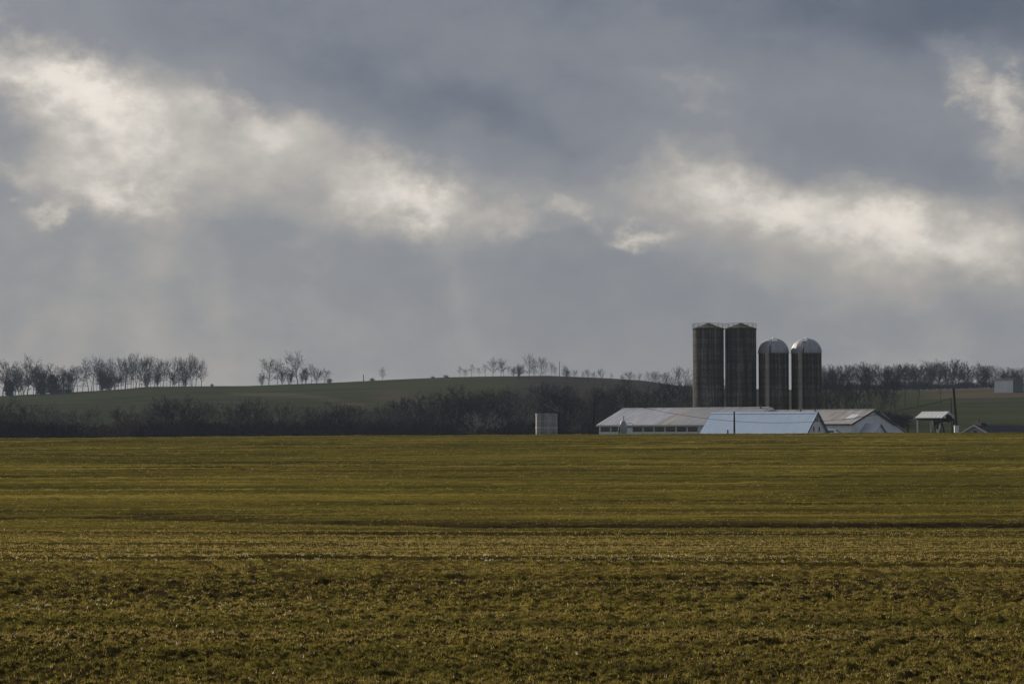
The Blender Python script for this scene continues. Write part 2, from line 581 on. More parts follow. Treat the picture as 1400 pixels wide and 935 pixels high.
def grid_mesh(name, xs, ys, zs, mats, attrs=None, wrap=True):
    nr, nc = xs.shape
    me = bpy.data.meshes.new(name)
    co = np.stack([xs, ys, zs], -1).reshape(-1, 3).astype(np.float32)
    idx = np.arange(nr * nc).reshape(nr, nc)
    nxt = np.roll(idx, -1, axis=1)
    if wrap:
        q = np.stack([idx[:-1], idx[1:], nxt[1:], nxt[:-1]], -1).reshape(-1, 4)
    else:
        q = np.stack([idx[:-1, :-1], idx[1:, :-1], idx[1:, 1:], idx[:-1, 1:]], -1).reshape(-1, 4)
    q = q[:, ::-1]
    me.vertices.add(len(co)); me.vertices.foreach_set('co', co.ravel())
    me.loops.add(q.size); me.loops.foreach_set('vertex_index', q.ravel().astype(np.int32))
    me.polygons.add(len(q))
    me.polygons.foreach_set('loop_start', np.arange(0, q.size, 4, dtype=np.int32))
    me.polygons.foreach_set('loop_total', np.full(len(q), 4, np.int32))
    me.update(calc_edges=True)
    me.polygons.foreach_set('use_smooth', np.ones(len(q), bool))
    for k, a in (attrs or {}).items():
        at_ = me.attributes.new(k, 'FLOAT', 'POINT')
        at_.data.foreach_set('value', a.ravel().astype(np.float32))
    for m in mats:
        me.materials.append(m)
    me.validate()
    o = bpy.data.objects.new(name, me)
    COL.objects.link(o)
    return o


# ------------------------------------------------------------------ ground materials
def soil_share(x, y):
    """0 = closed grass, 1 = bare earth"""
    az = np.arctan2(x, y); r = np.hypot(x, y)
    X = x
    w = np.exp(-((y - 116) / 26.0) ** 2)
    rs = y - ditch_shift(X) * w
    strength = .35 + .65 * sstep(-14, 14, X)
    s = 1.5 * np.exp(-((rs - 114.9) / 2.4) ** 2) * strength * (1 + 1.0 * fbm(x / 4, y / 1.5, 61, 3))
    s = s + .8 * np.exp(-((rs - 119.5) / 2.5) ** 2) * sstep(8, 24, -X) * (.5 + 1.5 * fbm(x / 5, y / 2, 71, 3))
    s = s + .40 * (1 - sstep(30, 48, r)) * (.50 + 1.5 * fbm(x / 3.5, y / 2.8, 81, 3))
    s = s + .30 * sstep(.10, .35, fbm(x / 40, (y - .02 * x) / 2.4, 91, 3)) * (1 - sstep(330, 380, r))
    # bare hollows between the tufts
    far = sstep(45, 130, r)
    s = s + .95 * sstep(.02, -.30, clods(x, y, far)) * (1 - sstep(48, 68, r) * .85)
    return np.clip(s, 0, 1)


def field_material():
    m = bpy.data.materials.new('winter field')
    m.use_nodes = True
    t = m.node_tree
    b = t.nodes['Principled BSDF']
    b.inputs['Roughness'].default_value = .95
    b.inputs['Specular IOR Level'].default_value = 0.0
    tc = NN(t, 'ShaderNodeTexCoord')

    def nz(scale, ns, det, rough=.6):
        mp = NN(t, 'ShaderNodeMapping'); mp.inputs['Scale'].default_value = scale
        wire(t, tc.outputs['Object'], mp.inputs[0])
        n = NN(t, 'ShaderNodeTexNoise'); n.inputs['Scale'].default_value = ns
        n.inputs['Detail'].default_value = det; n.inputs['Roughness'].default_value = rough
        wire(t, mp.outputs[0], n.inputs['Vector'])
        return n.outputs[0]

    def ramp(src, stops):
        r = NN(t, 'ShaderNodeValToRGB'); cr = r.color_ramp
        for i, (p, c) in enumerate(stops):
            e = cr.elements[i] if i < 2 else cr.elements.new(p)
            e.position = p; e.color = (*c, 1)
        wire(t, src, r.inputs[0])
        return r.outputs[0]

    def mix(f, a, c, mode='MIX'):
        n = NN(t, 'ShaderNodeMix', data_type='RGBA', blend_type=mode)
        wire(t, f, n.inputs[0]) if not isinstance(f, float) else setattr(n.inputs[0], 'default_value', f)
        wire(t, a, n.inputs[6]); wire(t, c, n.inputs[7])
        return n.outputs[2]
    rows = nz((.018, .5, .3), 1.0, 8, .68)
    patch = nz((.02, .12, .2), .8, 4)
    grass = ramp(rows, [(.32, (.018, .016, .004)), (.45, (.098, .082, .015)), (.55, (.190, .154, .029)), (.70, (.30, .235, .055))])
    green = ramp(nz((.025, .5, .3), 1.3, 7, .66), [(.34, (.020, .020, .004)), (.66, (.145, .130, .022))])
    f1 = NN(t, 'ShaderNodeMapRange'); wire(t, patch, f1.inputs[0])
    f1.inputs[1].default_value = .42; f1.inputs[2].default_value = .62
    g = mix(f1.outputs[0], grass, green)
    soil = ramp(nz((1, 1, 1), 1.7, 6), [(.3, (.012, .0095, .004)), (.7, (.056, .041, .018))])
    at_ = NN(t, 'ShaderNodeAttribute', attribute_name='soil')
    g = mix(at_.outputs['Fac'], g, soil)
    fineg = nz((6.5, 7.0, 5.0), 1.0, 5, .7)
    fm = NN(t, 'ShaderNodeMapRange'); wire(t, fineg, fm.inputs[0])
    fm.inputs[1].default_value = .42; fm.inputs[2].default_value = .56
    fm.inputs[3].default_value = .92; fm.inputs[4].default_value = 0.0
    nearer = NN(t, 'ShaderNodeAttribute', attribute_name='near')
    g = mix(fmath(t, 'MULTIPLY', fm.outputs[0], nearer.outputs['Fac']), g, soil)
    wire(t, g, b.inputs['Base Color'])
    crumb = nz((9.0, 9.0, 9.0), 1.0, 5, .65)
    bp = NN(t, 'ShaderNodeBump')
    bp.inputs['Strength'].default_value = .9
    bp.inputs['Distance'].default_value = .06
    wire(t, crumb, bp.inputs['Height']); wire(t, bp.outputs[0], b.inputs['Normal'])
    return m


def hill_material():
    m = bpy.data.materials.new('hill pasture')
    m.use_nodes = True
    t = m.node_tree
    b = t.nodes['Principled BSDF']
    b.inputs['Roughness'].default_value = .95
    b.inputs['Specular IOR Level'].default_value = 0.0
    tc = NN(t, 'ShaderNodeTexCoord')
    mp = NN(t, 'ShaderNodeMapping'); mp.inputs['Scale'].default_value = (.008, .028, .03)
    wire(t, tc.outputs['Object'], mp.inputs[0])
    n = NN(t, 'ShaderNodeTexNoise'); n.inputs['Scale'].default_value = 2.0; n.inputs['Detail'].default_value = 8
    n.inputs['Roughness'].default_value = .65
    wire(t, mp.outputs[0], n.inputs['Vector'])
    r = NN(t, 'ShaderNodeValToRGB'); cr = r.color_ramp
    cr.elements[0].position = .3; cr.elements[0].color = (.025, .031, .0155, 1)
    cr.elements[1].position = .7; cr.elements[1].color = (.049, .059, .029, 1)
    wire(t, n.outputs[0], r.inputs[0])
    r2 = NN(t, 'ShaderNodeValToRGB'); cr = r2.color_ramp
    cr.elements[0].position = .3; cr.elements[0].color = (.060, .047, .034, 1)
    cr.elements[1].position = .7; cr.elements[1].color = (.105, .082, .060, 1)
    wire(t, n.outputs[0], r2.inputs[0])
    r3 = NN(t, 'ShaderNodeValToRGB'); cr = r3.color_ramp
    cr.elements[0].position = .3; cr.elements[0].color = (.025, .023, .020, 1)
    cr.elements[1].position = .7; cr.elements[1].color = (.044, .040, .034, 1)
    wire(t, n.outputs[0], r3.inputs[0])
    cur = r.outputs[0]
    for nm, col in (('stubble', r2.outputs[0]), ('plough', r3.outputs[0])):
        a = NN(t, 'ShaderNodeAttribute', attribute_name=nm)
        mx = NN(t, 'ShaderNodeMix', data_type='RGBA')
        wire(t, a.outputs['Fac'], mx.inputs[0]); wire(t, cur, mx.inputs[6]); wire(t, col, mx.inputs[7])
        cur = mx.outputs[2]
    wire(t, cur, b.inputs['Base Color'])
    return m


# ------------------------------------------------------------------ ground sheets
def build_ground():
    fine = np.linspace(-.255, .255, 410)
    left = -np.concatenate([np.linspace(.255, .6, 26)[1:], np.linspace(.6, math.pi, 11)[1:]])[::-1]
    right = np.concatenate([np.linspace(.255, .6, 26)[1:], np.linspace(.6, math.pi, 11)[1:-1]])
    az = np.concatenate([left, fine, right])
    r = [.5, 3, 8, 14, 20]
    q = 24.0
    while q < 360:
        r.append(q)
        q += min(max(.0021 * q, .056), .30) if q < 128 else .58
    r += [360, 368]
    r = np.array(r)
    A, Rr = np.meshgrid(az, r)
    xs, ys = Rr * np.sin(A), Rr * np.cos(A)
    o = grid_mesh('field', xs, ys, ground(xs, ys), [field_material()], {'soil': soil_share(xs, ys), 'near': 1 - .75 * sstep(60, 150, Rr)})
    o['kind'] = 'structure'
    # the land behind: farmyard, hollow, hills
    fine = np.linspace(-.262, .262, 300)
    az = np.concatenate([left, fine, right])
    r2 = np.concatenate([np.linspace(364, 700, 60), np.linspace(700, 1400, 130)[1:], np.array([1500, 1700, 2100, 2800, 3600])])
    A, Rr = np.meshgrid(az, r2)
    xs, ys = Rr * np.sin(A), Rr * np.cos(A)
    zs = ground(xs, ys)
    zs[0] -= .25
    px = 700 + FPX * np.tan(np.clip(A, -1.2, 1.2))
    wob = fbm(xs / 60, ys / 60, 14, 3)
    # tan strip running down the left hill, tan patch, stubble band on the right hill
    z_ = zs
    row = 600 - (z_ - EYE) / Rr * FPX / np.cos(np.clip(A, -1, 1))
    yy = ys
    c1 = np.interp(px, [300, 320, 400, 440, 470, 505], [1085, 1075, 1045, 1010, 965, 925])
    s1 = np.exp(-((yy - c1) / 20) ** 4) * sstep(300, 330, px) * (1 - sstep(490, 520, px)) * .8
    s2 = np.exp(-(((px - 535) / 26) ** 2 + ((yy - 1000) / 48) ** 2)) * 1.3
    s3 = sstep(838, 850, yy + wob * 18) * (1 - sstep(1040, 1060, yy)) * sstep(1230, 1300, px)
    s4 = np.exp(-((yy - 690) / 14) ** 2) * .25 * sstep(1200, 1300, px)
    stub = np.clip(np.clip(s1, 0, 1) + np.clip(s2, 0, .8) + s3 * .9 + s4, 0, 1) * np.clip(1 + wob * .8, .3, 1.2)
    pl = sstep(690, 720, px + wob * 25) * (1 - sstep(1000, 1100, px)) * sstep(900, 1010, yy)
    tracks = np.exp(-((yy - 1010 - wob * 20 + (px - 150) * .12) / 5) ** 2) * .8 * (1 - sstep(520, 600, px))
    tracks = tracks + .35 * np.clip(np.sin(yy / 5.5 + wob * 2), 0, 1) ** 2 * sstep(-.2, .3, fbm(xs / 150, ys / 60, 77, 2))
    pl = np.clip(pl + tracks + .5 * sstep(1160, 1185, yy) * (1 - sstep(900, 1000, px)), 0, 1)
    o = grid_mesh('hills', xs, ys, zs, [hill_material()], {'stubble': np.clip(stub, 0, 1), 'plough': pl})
    o['kind'] = 'structure'


build_ground()


# ------------------------------------------------------------------ grass
def build_grass():
    rs = np.random.RandomState(4)
    N = 780000
    az = rs.uniform(-.545, .545, N)
    u = rs.rand(N)
    # more plants per square metre near by
    p = -.75
    a0, a1 = 20.0 ** p, 352.0 ** p
    r = (a0 + (a1 - a0) * u) ** (1 / p)
    ok = np.abs(az) < .245 + 6.0 / r           # some way past the sides of the view
    az, r = az[ok], r[ok]
    x, y = r * np.sin(az), r * np.cos(az)
    # drill rows, thin places
    dens = .66 + 1.2 * fbm(x / 20, (y - .02 * x) / 1.0, 41, 4, .6) + 1.3 * clods(x, y, sstep(45, 130, r)) * (1 - .7 * sstep(48, 68, r))
    dens = dens - .6 * soil_share(x, y) - .14 * (1 - sstep(30, 56, r))
    keep = rs.rand(len(x)) < np.clip(dens, .05, 1)
    x, y, r = x[keep], y[keep], r[keep]
    n = len(x)
    z = ground(x, y) - .012
    B = 4
    size = np.repeat(rs.uniform(.5, 1.25, n), B)
    patch = np.repeat(.8 * fbm(x / 30, (y - .02 * x) / 2.2, 55, 4) - .42 * sstep(57, 66, r) * (1 - sstep(80, 112, r)) + .16 * np.exp(-((r - 50) / 6.0) ** 2) + .10 * (1 - sstep(30, 40, r)) + rs.normal(0, .15, n), B)  # sunlit crest painted yellower, the duller slope before it greener
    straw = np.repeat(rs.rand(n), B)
    shade = np.repeat(rs.uniform(.72, 1.25, n) * (1 + .22 * sstep(56, 64, r) * (1 - sstep(75, 110, r))), B)  # random tone, plus sunlight on the swell crest painted in as brighter plants
    x, y, z, r = (np.repeat(q, B) for q in (x, y, z, r))
    k = n * B
    sc = (r / 40.0)
    x = x + rs.normal(0, .022, k) * size * np.clip(sc, .7, 9) ** .6
    y = y + rs.normal(0, .022, k) * size * np.clip(sc, .7, 9) ** .6
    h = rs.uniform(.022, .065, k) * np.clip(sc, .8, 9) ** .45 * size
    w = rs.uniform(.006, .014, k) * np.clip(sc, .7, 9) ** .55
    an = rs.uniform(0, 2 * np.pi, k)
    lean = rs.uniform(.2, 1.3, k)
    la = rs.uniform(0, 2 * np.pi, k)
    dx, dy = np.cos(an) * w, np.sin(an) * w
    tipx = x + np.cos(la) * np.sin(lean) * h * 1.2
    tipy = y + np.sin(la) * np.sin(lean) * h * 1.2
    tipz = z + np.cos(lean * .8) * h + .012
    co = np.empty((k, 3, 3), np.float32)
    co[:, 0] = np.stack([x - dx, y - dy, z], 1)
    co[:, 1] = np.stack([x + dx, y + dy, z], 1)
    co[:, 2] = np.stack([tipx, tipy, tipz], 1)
    me = bpy.data.meshes.new('grass')
    me.vertices.add(k * 3); me.vertices.foreach_set('co', co.ravel())
    me.loops.add(k * 3); me.loops.foreach_set('vertex_index', np.arange(k * 3, dtype=np.int32))
    me.polygons.add(k)
    me.polygons.foreach_set('loop_start', np.arange(0, k * 3, 3, dtype=np.int32))
    me.polygons.foreach_set('loop_total', np.full(k, 3, np.int32))
    me.update(calc_edges=True)
    # plant colours: green shoots, ochre leaves, bleached straw, dead brown
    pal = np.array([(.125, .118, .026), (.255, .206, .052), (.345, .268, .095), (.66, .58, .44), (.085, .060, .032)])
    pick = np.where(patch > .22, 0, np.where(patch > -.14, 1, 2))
    q = straw * .93 + rs.rand(k) * .07
    wheel = np.exp(-((y - 60.5 - .02 * x) / 1.2) ** 2) * (1 - sstep(0, 14, x)) + .7 * np.exp(-((y - 44 + .05 * x) / 1.2) ** 2) * sstep(2, 8, -x)
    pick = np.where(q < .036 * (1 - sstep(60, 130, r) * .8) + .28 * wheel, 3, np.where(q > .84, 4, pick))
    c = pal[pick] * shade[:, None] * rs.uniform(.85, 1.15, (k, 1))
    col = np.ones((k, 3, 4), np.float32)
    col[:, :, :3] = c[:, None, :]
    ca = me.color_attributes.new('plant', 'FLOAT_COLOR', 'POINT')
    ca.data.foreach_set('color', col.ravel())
    m = bpy.data.materials.new('grass leaves')
    m.use_nodes = True
    t = m.node_tree
    for nd in list(t.nodes):
        t.nodes.remove(nd)
    a = NN(t, 'ShaderNodeAttribute', attribute_name='plant')
    df = NN(t, 'ShaderNodeBsdfDiffuse'); tl = NN(t, 'ShaderNodeBsdfTranslucent')
    wire(t, a.outputs['Color'], df.inputs[0]); wire(t, a.outputs['Color'], tl.inputs[0])
    mx = NN(t, 'ShaderNodeMixShader'); mx.inputs[0].default_value = .4
    wire(t, df.outputs[0], mx.inputs[1]); wire(t, tl.outputs[0], mx.inputs[2])
    out = NN(t, 'ShaderNodeOutputMaterial'); wire(t, mx.outputs[0], out.inputs[0])
    me.materials.append(m)
    o = bpy.data.objects.new('grass', me)
    COL.objects.link(o)
    o['kind'] = 'stuff'
    o['label'] = 'short olive and straw coloured winter crop covering the field'
    o['category'] = 'grass'


build_grass()


# ------------------------------------------------------------------ buildings
def gable_barn(root, L, W, eave, rise, roof_m, wall_m, end_m=None, over=.35, rib=.9, sections=None, thick=.12,
               trim=None, ridge_cap=True, rib_h=.05):
    """gabled shell in local axes: x along the ridge, right end at +x, front towards -y; floor z=0"""
    hw = W / 2
    MB().box(-L / 2, L / 2, -hw, -hw + .2, -1.5, eave - .02).build('wall', wall_m, root)
    MB().box(-L / 2, L / 2, hw - .2, hw, -1.5, eave - .02).build('wall', wall_m, root)
    for sx in (-1, 1):
        g = MB()
        a, b = (L / 2 - .2, L / 2 - .003) if sx > 0 else (-L / 2 + .003, -L / 2 + .2)
        pr = [(-hw + .203, -1.5), (hw - .203, -1.5), (hw - .203, eave - .02 + .203 * rise / hw), (0, eave + rise - .03), (-hw + .203, eave - .02 + .203 * rise / hw)]
        n = len(g.v)
        g.v += [(a, y, z) for y, z in pr] + [(b, y, z) for y, z in pr]
        g.f += [(4, 3, 2, 1, 0), (5, 6, 7, 8, 9)] + [(i, (i + 1) % 5, 5 + (i + 1) % 5, 5 + i) for i in range(5)]
        g.build('gable_wall', end_m or wall_m, root)
    sl = rise / hw
    secs = sections or [(-L / 2 - over, L / 2 + over, roof_m, None)]
    oh = .45
    for (x0, x1, m_, lab) in secs:
        r = MB()
        for s in (-1, 1):
            ye = s * (hw + oh)
            ze = eave - oh * sl
            # sheet with raised ribs
            n = max(2, int(round((x1 - x0) / rib)))
            xs = []
            for i in range(n):
                c = x0 + (x1 - x0) * i / n
                d = (x1 - x0) / n
                xs += [(c, 0), (c + d * .76, 0), (c + d * .82, rib_h), (c + d * .94, rib_h)]
            xs.append((x1, 0))
            k = len(r.v)
            for (xx, hh) in xs:
                r.v.append((xx, 0, eave + rise + thick + hh)); r.v.append((xx, ye, ze + thick + hh))
            for i in range(len(xs) - 1):
                q = (k + 2 * i, k + 2 * i + 1, k + 2 * i + 3, k + 2 * i + 2)
                r.f.append(q if s < 0 else q[::-1])
            # underside and edges
            a = [(x0, 0, eave + rise + .004), (x1, 0, eave + rise + .004), (x1, ye, ze + .004), (x0, ye, ze + .004)]
            r.poly(a if s > 0 else a[::-1])
            r.poly([(x0, ye, ze + .004), (x1, ye, ze + .004), (x1, ye, ze + thick), (x0, ye, ze + thick)])
            for xe in (x0, x1):
                r.poly([(xe, 0, eave + rise + .004), (xe, ye, ze + .004), (xe, ye, ze + thick), (xe, 0, eave + rise + thick)])
        r.build('roof', m_, root, label=lab)
    if ridge_cap:
        c = MB()
        z = eave + rise + thick + rib_h
        x0, x1 = secs[0][0], secs[-1][1]
        for s in (-1, 1):
            c.hexa([(x0, 0, z - .01), (x0, s * .4, z - .01 - .4 * sl), (x1, s * .4, z - .01 - .4 * sl), (x1, 0, z - .01),
                    (x0, 0, z + .05), (x0, s * .4, z + .05 - .4 * sl), (x1, s * .4, z + .05 - .4 * sl), (x1, 0, z + .05)])
        c.build('ridge_cap', secs[0][2], root)
    if trim:
        for xe in ((L / 2 + over + .004), (-L / 2 - over - .064)):
            for s in (-1, 1):
                f = MB()
                z0, z1 = eave + rise, eave - oh * sl
                ye = s * (hw + oh)
                f.hexa([(xe, 0, z0 - .2), (xe + .06, 0, z0 - .2), (xe + .06, ye, z1 - .2), (xe, ye, z1 - .2),
                        (xe, 0, z0 + .13), (xe + .06, 0, z0 + .13), (xe + .06, ye, z1 + .13), (xe, ye, z1 + .13)])
                f.build('rake_board', trim, root)


TH = R(31)
AX = Vector((math.cos(TH), -math.sin(TH), 0))       # along the ridges, towards the right hand end
BK = Vector((math.sin(TH), math.cos(TH), 0))        # away from the camera


def ridge_barn_root(name, label, cat, px, row, D, L, floor, group=None):
    """root of a barn whose right hand ridge end is seen at px,row at distance D"""
    p = at(px, row, D)
    c = p - AX * (L / 2)
    return thing(name, label, cat, (c.x, c.y, floor), -TH, group), p.z - floor


def build_farm():
    # --- long barn, in two buildings end to end
    Lr, Wl = 21.0, 21.5
    root, ridge = ridge_barn_root('dairy_barn', 'grey white barn with rust stained roof and a small entry porch at its right gable',
                                  'barn', 1194, 559.5, 425, Lr, 2.8)
    eave = 5.75 - 2.8
    gable_barn(root, Lr, Wl, eave, ridge - eave - .17, M['rust_roof'], M['white_wall'], trim=M['fascia'],
               sections=[(-Lr / 2, Lr / 2 + .35, M['rust_roof'], None)])
    # pale replaced sheet near the right rake
    hw = Wl / 2; sl = (ridge - eave - .17) / hw
    s = MB()
    zf = lambda y: eave + (hw + y) * sl + .19
    x0, x1 = Lr / 2 - 2.6, Lr / 2 - .9
    s.hexa([(x0, -7.6, zf(-7.6)), (x1, -7.6, zf(-7.6)), (x1, -4.2, zf(-4.2)), (x0, -4.2, zf(-4.2)),
            (x0, -7.6, zf(-7.6) + .03), (x1, -7.6, zf(-7.6) + .03), (x1, -4.2, zf(-4.2) + .03), (x0, -4.2, zf(-4.2) + .03)])
    s.build('skylight_sheet', M['galv_bright'], root)
    fl = MB().tube((-2.2, -4.6, zf(-4.6) - .3), (-2.2, -4.6, zf(-4.6) + 1.0), .14, n=8)
    fl.tube((-2.2, -4.6, zf(-4.6) + 1.0), (-2.2, -4.6, zf(-4.6) + 1.12), .22, .12, n=8)
    fl.build('vent_pipe', M['tan_stub'], root)
    for (xw, yw) in ((Lr / 2, 3.0),):
        w = MB().box(xw - .02, xw + .05, yw - .5, yw + .5, 1.6, 2.6); w.build('window_frame', M['white_paint'], root)
        g = MB().box(xw + .052, xw + .06, yw - .42, yw + .42, 1.68, 2.52); g.build('window', M['glass'], root)
    d = MB().box(Lr / 2 - .02, Lr / 2 + .05, -8.6, -7.6, -1.0, 2.1); d.build('door', M['white_paint'], root)
    b = MB().box(-Lr / 2, Lr / 2, -hw - .53, -hw - .47, eave - .45 * sl - .16, eave - .45 * sl + .1); b.build('fascia_board', M['fascia'], root)
    # porch against the right gable
    pr = bpy.data.objects.new('entry_porch', None); COL.objects.link(pr); pr.parent = root
    pr.location = (Lr / 2 + 1.5, -4.0, 0)
    pw, pe, prr = 2.7, 1.45, 1.5
    w = MB()
    pts = [(-pw, -1.2), (pw, -1.2), (pw, pe), (0, pe + prr), (-pw, pe)]
    k = 0
    w.v += [(-1.45, y, z) for y, z in pts] + [(1.3, y, z) for y, z in pts]
    w.f += [(4, 3, 2, 1, 0), (5, 6, 7, 8, 9)] + [(i, (i + 1) % 5, 5 + (i + 1) % 5, 5 + i) for i in range(5)]
    w.build('wall', M['white_wall'], pr)
    rf = MB()
    for sgn in (-1, 1):
        e = sgn * (pw + .35); ze = pe - .35 * prr / pw
        rf.hexa([(-1.48, 0, pe + prr + .01), (-1.48, e, ze + .01), (1.65, e, ze + .01), (1.65, 0, pe + prr + .01),
                 (-1.48, 0, pe + prr + .12), (-1.48, e, ze + .12), (1.65, e, ze + .12), (1.65, 0, pe + prr + .12)])
    rf.build('roof', M['grey_roof'], pr)
    MB().box(1.302, 1.34, -.5, .5, -1.1, 1.2).build('door', M['house_wall'], pr)

    # --- left building with open bays
    Ll = 31.5
    p_end = at(1194, 559.5, 425) - AX * (Lr + .12)
    c = p_end - AX * (Ll / 2)
    root = thing('free_stall_barn', 'long low barn with pale grey roof and a row of tan curtained bays', 'barn', (c.x, c.y, 2.6), -TH)
    ridge2 = at(854, 558, 451).z - 2.6
    eave2 = 5.72 - 2.6
    rise2 = ridge2 - eave2 - .17
    Wb = 21.0
    hw = Wb / 2; sl = rise2 / hw
    cut = Ll / 2 - 15.6
    gable_barn(root, Ll, Wb, eave2, rise2, M['grey_roof'], M['white_wall'], trim=M['white_paint'],
               sections=[(-Ll / 2 - .35, cut - 3.1, M['grey_roof'], None),
                         (cut - 3.096, cut, M['rust_roof'], 'brownish grey roof strip between two paler sections'),
                         (cut + .004, Ll / 2, M['dull_roof'], 'darker, duller grey roof section')])
    # bays: recessed tan curtains between white posts
    y0 = -hw
    ztop, zbot = eave2 - .42, eave2 - 1.32
    edges = [-Ll / 2 + .25 + 2.36 * i for i in range(14)]
    for i in range(len(edges) - 1):
        a, b_ = edges[i], edges[i + 1]
        if i == 9:
            MB().box(a + .15, b_ - .7, y0 - .10, y0 - .004, -1.0, eave2 - .35).build('door', M['white_paint'], root)
            continue
        f = MB().box(a + .12, b_ - .12, y0 - .03, y0 - .003, zbot, ztop).build('window', M['curtain'], root)
        q = MB().box(a + .14, b_ - .14, y0 - .045, y0 - .032, zbot + .02, zbot + .34)
        q.build('curtain', M['fascia'], f)
    for a in edges:
        MB().box(a - .11, a + .11, y0 - .12, y0 - .002, -1.0, eave2 - .25).build('post', M['white_paint'], root)
    MB().box(-Ll / 2, Ll / 2, y0 - .53, y0 - .47, eave2 - .45 * sl - .12, eave2 - .45 * sl + .1).build('fascia_board', M['white_paint'], root)
    # flues on the ridge
    for px, row_t in ((1025, 555.5), ):
        a_ = (at(px, 558, 432) - Vector((c.x, c.y, 0))).dot(AX)
        MB().tube((a_, -.6, ridge2 - .3), (a_, -.6, ridge2 + .55), .16, n=8).build('vent_pipe', M['tan_stub'], root)

    # --- mono-pitch shed behind the right barn
    base = at(1194, 559.5, 425)
    o = base + BK * 11.9 - AX * 3.2
    sh = thing('lean_to_shed', 'white single slope shed showing behind the right hand barn gable', 'shed', (o.x, o.y, 2.6), -TH)
    zt, zl, ww, ll = 7.75 - 2.6, 4.3 - 2.6, 12.4, 14
    w = MB()
    pts = [(0, -1), (ww, -1), (ww, zl), (0, zt)]
    w.v += [(-ll, y, z) for y, z in pts] + [(0, y, z) for y, z in pts]
    w.f += [(3, 2, 1, 0), (4, 5, 6, 7)] + [(i, (i + 1) % 4, 4 + (i + 1) % 4, 4 + i) for i in range(4)]
    w.build('wall', M['white_wall'], sh)
    sl3 = (zt - zl) / ww
    MB().hexa([(-ll - .2, -.3, zt + .3 * sl3 + .01), (.3, -.3, zt + .3 * sl3 + .01), (.3, ww + .4, zl - .4 * sl3 + .01), (-ll - .2, ww + .4, zl - .4 * sl3 + .01),
               (-ll - .2, -.3, zt + .3 * sl3 + .13), (.3, -.3, zt + .3 * sl3 + .13), (.3, ww + .4, zl - .4 * sl3 + .13), (-ll - .2, ww + .4, zl - .4 * sl3 + .13)]).build('roof', M['grey_roof'], sh)

    # --- steep pale blue barn in front
    Lb, Wb2 = 20.2, 9.0
    root, ridge = ridge_barn_root('blue_roofed_barn', 'barn with a steep pale blue metal roof standing in front of the silos', 'barn', 1116.5, 562.6, 400, Lb, 2.9)
    eave = 4.15 - 2.9
    gable_barn(root, Lb, Wb2, eave, ridge - eave - .17, M['blue_roof'], M['white_wall'], trim=M['fascia'], rib=.62, rib_h=.028, over=.3)
    for yw in (-1.35, 1.0):
        f = MB().box(Lb / 2 - .02, Lb / 2 + .04, yw - .34, yw + .34, 1.35, 2.35).build('window', M['white_paint'], root)
        MB().box(Lb / 2 + .042, Lb / 2 + .05, yw - .25, yw + .25, 1.43, 2.27).build('pane', M['glass'], f)
    for yw in (-.35, .35):
        MB().box(Lb / 2 - .02, Lb / 2 + .04, yw - .16, yw + .16, 3.2, 3.75).build('vent', M['dark_steel'], root)
    MB().tube((Lb / 2 - .3, 0, ridge - .2), (Lb / 2 - .3, 0, ridge + 1.2), .10, n=8).build('finial', M['tan_stub'], root)

    # --- feed tank and cabinet before the long barn
    p = at(852, 585, 424)
    tk = thing('feed_tank', 'grey upright feed tank before the curtained barn bays', 'tank', (p.x, p.y, 2.6))
    MB().lathe([(.0, 3.95), (.18, 3.9), (.56, 3.45), (.56, .9), (.5, .6), (.14, .1), (0, .1)], 20).build('shell', M['galv'], tk, True)
    for a in range(4):
        an = a * math.pi / 2 + .5
        MB().tube((.56 * math.cos(an), .56 * math.sin(an), -.3), (.56 * math.cos(an), .56 * math.sin(an), 1.3), .05, n=5).build('leg', M['galv'], tk)
    MB().tube((.1, 0, 3.85), (.1, 0, 4.7), .07, n=6).build('pipe', M['dark_steel'], tk)
    MB().tube((-.8, 0, -.3), (-.8, 0, 2.0), .16, n=6).tube((-.8, 0, 2.0), (-.5, 0, 3.2), .16, n=6).build('auger_tube', M['dark_steel'], tk)
    p = at(860.5, 585, 423)
    cb = thing('milk_house_box', 'small white cabinet with a hooped pipe beside the grey feed tank', 'cabinet', (p.x, p.y, 2.6))
    MB().box(-.42, .42, -.4, .4, -.4, 2.5).build('cabinet', M['white_paint'], cb)
    hoop = MB()
    pts = [Vector((-.6, -.45, 0)), Vector((-.6, -.45, 3.1)), Vector((-.4, -.45, 3.35)), Vector((.4, -.45, 3.35)), Vector((.6, -.45, 3.1)), Vector((.6, -.45, 2.2))]
    for a, b_ in zip(pts, pts[1:]):
        hoop.tube(a, b_, .05, n=6)
    hoop.build('pipe', M['galv'], cb)


build_farm()


def silo_hoops(root, Rr, z0, z1, step):
    h = MB()
    z = z0
    while z < z1:
        h.ring(Rr + .002, z, .010, 40, 4)
        z += step * (1.0 if z > 6 else .72)
    return h.build('hoops', M['hoop'], root, kind='stuff')


